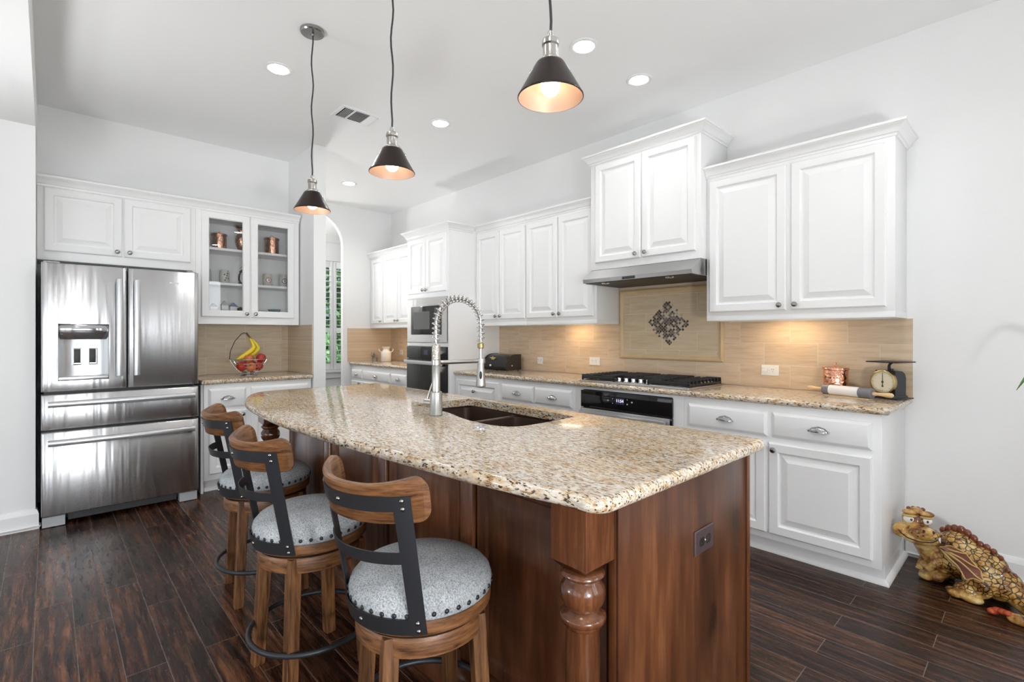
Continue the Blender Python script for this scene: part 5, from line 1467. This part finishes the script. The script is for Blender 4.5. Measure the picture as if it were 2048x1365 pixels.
# ---------------------------------------------------------------- pendants
def pendant(x, y, label):
    t = thing('pendant_lamp', label, 'lamp', (x, y, ZC), group='pendants over the island')
    c = Vector((x, y, 0))
    MB().lathe([(.066, ZC - .001), (.066, ZC - .016), (.060, ZC - .022), (.012, ZC - .024), (.010, ZC - .034), (0, ZC - .034)], c, 36).build('canopy', M_PEWTER, t, 40)
    pts = [c + Vector((.004 * sin(i * 1.1), .004 * cos(i * .9), ZC - .03 - (ZC - .03 - 2.195) * i / 20)) for i in range(21)]
    pts[-1] = c + Vector((0, 0, 2.190))
    MB().tube(pts, .0042, 8).build('cord', M_DARK, t, 80)
    s = MB().lathe([(.009, 2.205), (.010, 2.188), (.016, 2.186), (.025, 2.180), (.0265, 2.174), (.0265, 2.164), (.0225, 2.160), (.0225, 2.128), (.024, 2.124), (.030, 2.120), (.031, 2.113), (.036, 2.108), (.036, 2.102), (.02, 2.100)], c, 32).build('socket', M_NICKEL, t, 35)
    m = MB()
    for a_ in (YAW, YAW + pi):
        u = Vector((cos(a_), sin(a_), 0))
        m.tube([c + u * .024 + Vector((0, 0, 2.126)), c + u * .036 + Vector((0, 0, 2.118)), c + u * .050 + Vector((0, 0, 2.096)), c + u * .0575 + Vector((0, 0, 2.086))], .0034, 8)
        m.ell(c + u * .060 + Vector((0, 0, 2.083)), .006, .006, .008, 10)
    m.build('shade_bracket', M_CHROME, t, 60)
    o = [(.038, 2.110), (.043, 2.1085), (.047, 2.103), (.097, 2.012), (.1005, 2.007), (.1005, 2.004), (.098, 2.003)]
    MB().lathe(o, c, 48, cap=False).build('lamp_shade', M_SHADEO, t, 50)
    MB().lathe([(.036, 2.1075), (.042, 2.1055), (.0455, 2.101), (.0955, 2.011), (.098, 2.0035)], c, 48, cap=False).build('shade_lining', M_SHADEI, t, 50)
    MB().lathe([(.013, 2.10), (.014, 2.085), (.024, 2.068), (.030, 2.050), (.030, 2.040), (.026, 2.024), (.015, 2.013), (0, 2.010)], c, 28).build('bulb', M_BULB, t, 80)
    return t
pendant(-2.885, 1.118, 'pendant lamp hanging nearest the fridge, left of the three')
pendant(-1.974, 1.118, 'middle pendant lamp over the island')
pendant(-1.021, 1.118, 'pendant lamp nearest the camera, right of the three')

# ---------------------------------------------------------------- ceiling fittings
def can(x, y, label, z=ZC, power=1.0):
    t = thing('ceiling_downlight', label, 'downlight', (x, y, z), group='recessed ceiling lights')
    MB().lathe([(.062, z - .0005), (.088, z - .0005), (.088, z - .004), (.080, z - .007), (.066, z - .006), (.062, z - .003)], (x, y, 0), 40, cap=False).build('trim_ring', M_TRIM, t, 40)
    MB().lathe([(.0655, z - .0042), (0, z - .0042)], (x, y, 0), 40).build('lamp_disc', M_CAN, t, 0)
    spot_light('downlight_lamp', (x, y, z - .02), P_CAN * power, (.98, .99, 1.0), 150, .6, .06)
can(-3.453, 1.115, 'recessed ceiling light left of the first pendant canopy')
can(-3.418, 2.387, 'recessed ceiling light right of the air vent')
can(-5.494, 2.553, 'recessed ceiling light in front of the arch', power=1.8)
can(-1.907, 2.391, 'recessed ceiling light just right of the nearest pendant', power=.8)
can(-1.897, 2.982, 'recessed ceiling light nearest the hood cabinet', power=.25)
t = thing('fill_hall_lamp', 'added globe fill lamp out of view in the passage beyond the arch', 'lamp', (-7.05, 2.0, 2.84))  # unseen lamp added to brighten the hall
MB().cyl((-7.05, 2.0, 2.50), (-7.05, 2.0, 2.84), .008).build('rod', M_NICKEL, t)
MB().ell((-7.05, 2.0, 2.40), .11, .11, .11, 24).build('lamp_globe', thin_glass('hall_globe_glass'), t, 60)
point_light('fill_hall_light', (-7.05, 2.0, 2.40), 24, (1.0, .99, .97), .08)
for x, y in ((-.40, 2.39), (-1.9, .22), (-.4, .16), (1.2, 2.39), (1.2, .20)): can(x, y, 'added recessed ceiling light out of view overhead', power=1.0 if y > 1 else .5)  # unseen downlights added for extra light and fridge highlights
t = thing('ceiling_vent', 'white slatted air vent in the ceiling', 'vent', (-3.77, 1.815, ZC))
vx0, vx1, vy0, vy1 = -3.892, -3.645, 1.648, 1.988
PC = lambda u, v, n: (u, v, ZC - n)
MB().nested(PC, vx0, vy0, vx1, vy1, [(0, .002), (.004, .006), (.026, .008), (.030, .003)], hole=True, back=.0003).build('vent_frame', M_TRIM, t, 30)
MB().box(vx0 + .02, vy0 + .02, ZC - .002, vx1 - .02, vy1 - .02, ZC - .0006).build('duct_opening', M_DARK, t)
ys = [vy0 + .03, vy0 + .115, vy0 + .245, vy1 - .03]
for y in ys[1:3]: MB().box(vx0 + .029, y - .006, ZC - .008, vx1 - .029, y + .006, ZC - .0022).build('divider', M_TRIM, t)
for k, (a, b) in enumerate(zip(ys[:-1], ys[1:])):
    if k == 1:
        for i in range(8):
            x = vx0 + .04 + (vx1 - vx0 - .08) * i / 7
            MB().box(-.012, a + .008, -.001, .012, b - .008, .001, M=Matrix.Translation((x, 0, ZC - .0075)) @ Matrix.Rotation(.45, 4, 'Y')).build('slat', M_TRIM, t)
    else:
        n = 6
        for i in range(n):
            y = a + .012 + (b - a - .024) * i / (n - 1)
            MB().box(vx0 + .03, -.006, -.001, vx1 - .03, .006, .001, M=Matrix.Translation((0, y, ZC - .0075)) @ Matrix.Rotation(.9 if k == 0 else -.5, 4, 'X')).build('slat', M_TRIM, t)

# ---------------------------------------------------------------- added fill lamps, out of view: uplights for the ceiling, globes for the cabinets
def uplight(x, y, label, aim, power, angle, k=1.0):
    t = thing('fill_uplight', label, 'lamp', (x, y, 0), group='added fill uplights out of view')
    c = Vector((x, y, 0))
    MB().lathe([(0, 0), (.14 * k, 0), (.14 * k, .015), (.03, .03), (.012, .04), (.012, .78), (.02, .80), (0, .80)], c, 28).build('lamp_stand', M_NICKEL, t, 40)
    MB().lathe([(.02, .80), (.06 * k, .82), (.09 * k, .86), (.10 * k, .88), (.095 * k, .88), (.08 * k, .862), (.05 * k, .83), (0, .82)], c, 36).build('lamp_bowl', M_CREAM, t, 50)
    L = spot_light('fill_uplight_spot', (x, y, .93), power, (.96, .985, 1.0), angle, .9, .22 if k == 1 else .07)
    L.rotation_euler = (Vector(aim) - Vector((x, y, .93))).to_track_quat('-Z', 'Y').to_euler()
uplight(-3.2, -.75, 'added fill uplight out of view left of the stools', (-3.4, 1.0, 3.05), P_FILL[0], 90)
uplight(.9, 1.5, 'added fill uplight out of view right of the island', (-.8, 2.1, 3.05), P_FILL[2], 90)
uplight(-5.1, 2.01, 'added fill uplight hidden behind the wall end beside the arch', (-4.9, 2.6, 3.05), P_FILL[4], 140, .65)  # unseen, added to brighten the far ceiling and wall
def fill_globe_lamp(x, y, label, power):  # unseen globe added to lift the base cabinets and stools
    t = thing('fill_globe_lamp', label, 'lamp', (x, y, 0), group='added globe fill lamps out of view')
    c = Vector((x, y, 0))
    MB().lathe([(0, 0), (.15, 0), (.15, .015), (.03, .03), (.012, .04), (.012, .68), (.03, .70), (0, .70)], c, 28).build('lamp_stand', M_NICKEL, t, 40)
    MB().lathe([(.03, .70), (.11, .73), (.15, .80), (.16, .87), (.15, .94), (.11, 1.01), (0, 1.04)], c, 36).build('lamp_globe', thin_glass('globe_glass'), t, 60)
    point_light('fill_globe_light', (x, y, .87), power, (.96, .985, 1.0), .11)
fill_globe_lamp(1.05, .30, 'added globe fill lamp out of view right of the camera', P_FILL[1])
fill_globe_lamp(-2.3, -1.5, 'added globe fill lamp out of view behind the stools', P_FILL[3])

# unseen hutch added for a dark band in the fridge reflection
t = thing('added_hutch', 'tall dark wooden hutch added out of view for the fridge reflection', 'hutch', (3.05, 1.12, 0))
m = MB(); m.box(2.85, .86, 0, 3.155, 1.40, .90, .004); m.box(2.95, .88, .90, 3.155, 1.38, 2.15, .004); m.box(2.82, .84, 2.15, 3.155, 1.42, 2.21, .006); m.build('hutch_body', M_ALDER, t)
for a in (.875, 1.135): MB().nested(lambda u, v, n: (2.85 - n, u, v), a, .10, a + .25, .86, DOOR).build('door', M_ALDER, t)
for a in (.895, 1.135): MB().nested(lambda u, v, n: (2.95 - n, u, v), a, .95, a + .23, 2.12, DOOR).build('door', M_ALDER, t)
# ---------------------------------------------------------------- ceramic dragon by the wall
from mathutils.bvhtree import BVHTree
def dragon_mat():
    m, nt, b = new_mat('glazed_dragon_skin')
    n1 = noise(nt, mapping(nt), 14, 4, .6)
    r1 = ramp(nt, [(.34, (.075, .026, .008)), (.44, (.30, .13, .028)), (.54, (.56, .33, .085)), (.70, (.72, .56, .28))])
    nt.links.new(n1.outputs['Fac'], r1.inputs['Fac'])
    vo = nt.nodes.new('ShaderNodeTexVoronoi'); vo.feature = 'DISTANCE_TO_EDGE'; vo.inputs['Scale'].default_value = 42
    nt.links.new(mapping(nt, (1, 1, 1.2)), vo.inputs['Vector'])
    r2 = ramp(nt, [(.03, (.05, .04, .03)), (.13, (1, 1, 1))]); nt.links.new(vo.outputs['Distance'], r2.inputs['Fac'])
    # the smooth glazed head and feet carry no scales
    sp = nt.nodes.new('ShaderNodeSeparateXYZ'); tc = nt.nodes.new('ShaderNodeTexCoord'); nt.links.new(tc.outputs['Object'], sp.inputs[0])
    rx = ramp(nt, [(.0, (0, 0, 0)), (.06, (1, 1, 1))])
    mp = nt.nodes.new('ShaderNodeMath'); mp.operation = 'ADD'; mp.inputs[1].default_value = .12; nt.links.new(sp.outputs[0], mp.inputs[0]); nt.links.new(mp.outputs[0], rx.inputs['Fac'])
    rz_ = ramp(nt, [(.035, (0, 0, 0)), (.06, (1, 1, 1))]); nt.links.new(sp.outputs[2], rz_.inputs['Fac'])
    mk = mixc(nt, 1.0, rx.outputs['Color'], rz_.outputs['Color'], 'MULTIPLY')
    sc = mixc(nt, mk, (1, 1, 1), r2.outputs['Color'])
    nt.links.new(mixc(nt, 1.0, r1.outputs['Color'], sc, 'MULTIPLY'), b.inputs['Base Color'])
    b.inputs['Roughness'].default_value = .22; b.inputs['Coat Weight'].default_value = .3
    bump(nt, r2.outputs['Color'], .35, .003, b)
    return m
M_DRAG = dragon_mat()
M_PLATE = simple('dragon_back_plate', (.20, .055, .025), .2, coat=.3, vary=.4)
M_WING = simple('dragon_wing_membrane', (.22, .070, .045), .3, vary=.35)
M_TAN = simple('dragon_tan_glaze', (.58, .40, .15), .25, vary=.25)
M_EYE = simple('glazed_white', (.82, .80, .76), .12)
M_LINE = simple('dragon_dark_glaze', (.03, .012, .005), .3)
M_REDG = simple('dragon_red_glaze', (.40, .06, .02), .2, vary=.4)
O = Vector((-.27, 3.375, 0)); hv = Vector((-.90, .436, 0)); lv = Vector((-.436, -.90, 0))
def W(f, l, z): return O + hv * f + lv * l + Vector((0, 0, z))
RBODY = Matrix((hv, lv, Vector((0, 0, 1)))).transposed()
t = thing('ceramic_dragon', 'grinning glazed ceramic dragon on the floor by the wall', 'figurine', O)
HC = Vector((-.440, 3.290, .283)); FV = Vector((.28, -.95, .06)).normalized(); RV = Vector((0, 0, 1)).cross(FV).normalized() * 1.0; UV = FV.cross(RV)
if RV.dot(Vector((.684, .73, 0))) < 0: RV = -RV
UV = Vector((0, 0, 1)) - FV * FV.z; UV.normalize()
RHEAD = Matrix((RV, FV, UV)).transposed()
def HW_(r, f, u): return HC + RV * r + FV * f + UV * u
blob = MB()
def bb_(f, l, z, a, b_, c, tilt=0):
    R_ = RBODY @ Matrix.Rotation(tilt, 3, 'Y'); blob.ell(W(f, l, z), a, b_, c, 20, R_)
def hb(r, f, u, a, b_, c): blob.ell(HW_(r, f, u), a, b_, c, 20, RHEAD)
# trunk
bb_(.085, .005, .115, .078, .078, .090); bb_(.01, 0, .165, .115, .092, .120, .25); bb_(-.08, 0, .140, .110, .092, .105, .5); bb_(-.16, .0, .095, .085, .078, .075, .5)
bb_(.10, .01, .045, .055, .06, .045)
# neck
for i in range(8):
    s = i / 7; p = W(.115, .03, .125).lerp(HC + Vector((.01, .015, -.035)), s); blob.ell(p, .058 - .010 * s, .058 - .010 * s, .05, 16)
# head
hb(.0, -.015, .035, .058, .058, .058); hb(.022, .050, -.012, .064, .058, .036); hb(.015, .028, -.047, .080, .058, .030)
hb(-.066, .005, -.022, .034, .034, .038); hb(.090, .010, -.042, .034, .036, .034); hb(-.030, .030, .080, .033, .022, .015); hb(.038, .030, .080, .033, .022, .015)
hb(.0, .0, .085, .03, .03, .018); hb(.03, .085, .006, .035, .025, .022)
# tail curling to the front
tp = [(-.22, .0, .075), (-.27, .01, .050), (-.315, .03, .034), (-.34, .065, .026), (-.335, .105, .024), (-.305, .13, .024), (-.265, .140, .022)]
for i in range(len(tp) - 1):
    for k in range(4):
        s = k / 4; p = Vector(tp[i]).lerp(Vector(tp[i + 1]), s); r = .052 - .0045 * (i * 1 + s) * 1.0; r = max(.022, .055 - .006 * (i + s)); bb_(p.x, p.y, p.z, r, r, min(r, p.z))
# haunch and hind foot (both sides), forearms, front feet
for sd in (1, -1):
    bb_(-.115, sd * .082, .088, .066, .036, .066); bb_(-.08, sd * .105, .040, .055, .030, .035); 
    for k in range(3): bb_(-.045 + .018 * (k == 1), sd * (.085 + .026 * k), .018, .034, .017, .018)
    bb_(-.10, sd * .115, .022, .055, .036, .022)
    sh = [W(.075, sd * .070, .160), W(.050, sd * .100, .110), W(.085, sd * .105, .080), W(.125, sd * .085, .085)]
    blob.tube(sh, [.030, .027, .021, .017], 14); 
    for k in range(4): blob.tube([W(.120, sd * (.075 + .008 * k), .088 - .011 * k), W(.158, sd * (.066 + .008 * k), .092 - .014 * k)], [.0085, .006], 10); 
    for k in range(3): bb_(.118 + .014 * (k == 1), sd * (.030 + .026 * k), .018, .034, .016, .018)
    bb_(.09, sd * .055, .030, .045, .034, .030)
tmp = blob.build('dragon_tmp', M_DRAG, None, 0)
md = tmp.modifiers.new('r', 'REMESH'); md.mode = 'VOXEL'; md.voxel_size = .0032
ms = tmp.modifiers.new('s', 'SMOOTH'); ms.factor = .5; ms.iterations = 4
dg = bpy.context.evaluated_depsgraph_get(); dg.update()
me = bpy.data.meshes.new_from_object(tmp.evaluated_get(dg))
bpy.data.objects.remove(tmp)
me.name = 'dragon_body'; me.materials.clear(); me.materials.append(M_DRAG)
zmin = min(v.co.z for v in me.vertices); me.transform(Matrix.Translation((0, 0, -zmin)))
bvh = BVHTree.FromPolygons([v.co.copy() for v in me.vertices], [tuple(p.vertices) for p in me.polygons])
me.transform(Matrix.Translation(-O))
for p in me.polygons: p.use_smooth = True
body = bpy.data.objects.new('dragon_body', me); COL.objects.link(body); body.parent = t
def hit(org, d):
    h_ = bvh.ray_cast(Vector(org), Vector(d).normalized()); return h_[0], h_[1]
def face(r, u):
    p, n_ = hit(HW_(r, .4, u), -FV); return p
# face
for r_, s in ((-.030, -1), (.036, 1)):
    e = MB(); p = face(r_, .044); e.ell((p or HW_(r_, .06, .04)) - FV * .006, .027, .016, .022, 18, RHEAD); eo = e.build('eye', M_EYE, t, 80)
    q = MB(); q.ell((p or HW_(r_, .06, .04)) + FV * .0092 + RV * .005 - UV * .001, .0055, .003, .0065, 12, RHEAD); q.build('pupil', M_LINE, eo, 80)
    l_ = MB(); l_.ell((p or HW_(r_, .06, .04)) + UV * .018 - FV * .003, .030, .019, .0095, 18, RHEAD); l_.build('eyelid', M_TAN, t, 80)
def surf_line(pts, rad, name, mat, n=8):
    out = []
    for a_, b_ in zip(pts[:-1], pts[1:]):
        for k in range(n):
            s = k / n; p = face(a_[0] + (b_[0] - a_[0]) * s, a_[1] + (b_[1] - a_[1]) * s)
            if p: out.append(p)
    if len(out) > 2: MB().tube(out, rad, 8).build(name, mat, t, 80)
surf_line([(-.078, -.018), (-.066, -.034), (-.045, -.044), (.0, -.050), (.05, -.046), (.085, -.030), (.098, -.012)], .0030, 'mouth', M_LINE)
surf_line([(-.052, .048), (-.030, .062), (-.008, .050)], .0022, 'brow_line', M_LINE); surf_line([(.014, .050), (.036, .062), (.060, .048)], .0022, 'brow_line', M_LINE)
for r_, u_ in ((.014, .010), (.052, .010)):
    p = face(r_, u_)
    if p: x_ = MB(); x_.ell(p, .006, .004, .008, 12, RHEAD); x_.build('nostril', M_LINE, t, 80)
m = MB()
for r_, u_ in ((-.030, -.012), (-.008, -.022), (.012, -.012), (-.005, -.004), (.060, -.020)):
    p = face(r_, u_)
    if p: m.ell(p, .005, .003, .004, 10, RHEAD)
m.build('freckles', M_LINE, t, 80)
p = face(.080, -.034)
if p: m = MB(); m.box(-.009, -.006, -.016, .009, .006, .012, .003, M=Matrix.Translation(p) @ RHEAD.to_4x4()); m.build('tooth', M_EYE, t, 40)
# back plates
for i in range(13):
    f = .085 - .325 * i / 12; p, n_ = hit(W(f, 0, .6), (0, 0, -1))
    if p is None: continue
    k = 1.0 - abs(i - 3) * .07; a_ = MB(); a_.ell(p + Vector((0, 0, .008 * k)), .0200 * k, .016 * k, .023 * k, 16, RBODY); a_.build('back_plate', M_PLATE, t, 80)
# wings
for sd in (1, -1):
    def side(f, z):
        p, n_ = hit(W(f, sd * .4, z), -lv * sd); return (p + (n_ or lv * sd) * .004) if p else W(f, sd * .09, z)
    ol = [(.050, .205), (.0, .222), (-.06, .205), (-.115, .165), (-.150, .120), (-.115, .118), (-.085, .100), (-.045, .120), (.0, .150)]
    m = MB(); c = side(-.04, .165) + lv * sd * .006
    ring = [side(*q) for q in cat(ol + [ol[0]], 4)[:-1]]
    cv = m.v(c); rv = [m.v(p) for p in ring]
    mid = [m.v(side(-.04 + (q[0] + .04) * .5, .165 + (q[1] - .165) * .5) + lv * sd * .003) for q in cat(ol + [ol[0]], 4)[:-1]]
    n = len(rv)
    for i in range(n):
        j = (i + 1) % n; m.f([rv[i], rv[j], mid[j], mid[i]]); m.f([mid[i], mid[j], cv])
    m.build('wing_membrane', M_WING, t, 80)
    m = MB()
    for q1 in ((-.150, .120), (-.085, .100), (-.115, .165), (-.06, .205)):
        pts = [side(.050 + (q1[0] - .050) * s, .205 + (q1[1] - .205) * s) + lv * sd * .003 for s in [i / 8 for i in range(9)]]
        m.tube(pts, [.0065 - .0035 * i / 8 for i in range(9)], 8)
    m.tube([p for p in ring] , .0030, 6, True)
    m.build('wing_ribs', M_TAN, t, 80)
m = MB()
for k in range(3): m.ell(W(-.262 + .022 * k, .142 - .004 * k, .034 - .004 * k), .020, .020, .012, 14, RBODY)
m.ell(W(-.205, .140, .016), .020, .028, .014, 14, RBODY); m.build('tail_tip', M_REDG, t, 80)
# crest on the head
m = MB()
for k in range(4): m.ell(HW_(-.03 + .02 * k, -.002 - .004 * k, .096 - abs(k - 1.5) * .003), .011, .011, .010, 12)
m.build('crest', M_PLATE, t, 80)

# ---------------------------------------------------------------- potted plant at the right edge
P0 = Vector((.30, 3.22, 0))
t = thing('potted_plant', 'green potted plant, one leaf tip showing at the right edge', 'plant', P0)
m = MB()
for k in range(4):
    a_ = pi / 4 + k * pi / 2; m.cyl(P0 + Vector((.13 * cos(a_), .13 * sin(a_), 0)), P0 + Vector((.09 * cos(a_), .09 * sin(a_), .60)), .012, .014, 12)
m.lathe([(0, .60), (.14, .60), (.15, .605), (.15, .622), (0, .622)], P0, 32); m.build('plant_stand', M_STOOLW, t, 40)
MB().lathe([(.075, .622), (.10, .622), (.125, .80), (.135, .80), (.135, .83), (.122, .83), (.118, .80), (0, .80)], P0, 32).build('pot', M_TERRA, t, 40)
MB().lathe([(.117, .80), (.05, .812), (0, .815)], P0, 24).build('soil', M_SOIL, t, 60)
rnd = random.Random(11)
def leaf(az, reach, h_, w_, droop):
    m = MB(); u = Vector((cos(az), sin(az), 0)); s_ = Vector((-sin(az), cos(az), 0)); L0, C0, R0 = [], [], []
    for i in range(15):
        q = i / 14; p = P0 + Vector((0, 0, .81)) + u * (.02 + reach * q) + Vector((0, 0, h_ * math.sin(min(1.0, q * 1.15) * pi * .62) - droop * q ** 3))
        w = w_ * (sin(pi * min(1, .06 + .94 * q)) ** .8) if q > .35 else .005 + w_ * .15 * q
        L0.append(p + s_ * w + Vector((0, 0, w * .25))); C0.append(p); R0.append(p - s_ * w + Vector((0, 0, w * .25)))
    m.ringloft([L0, C0, R0], close=False); o = m.build('leaf', M_LEAF, t, 60)
    sf = o.modifiers.new('thick', 'SOLIDIFY'); sf.thickness = .0015
leaf(radians(200), .375, .50, .055, .235)
for k in range(11): leaf(radians(40 + 27 * k if k < 4 else -75 + 23 * (k - 4)), rnd.uniform(.22, .34), rnd.uniform(.25, .5), rnd.uniform(.035, .05), rnd.uniform(.0, .12))
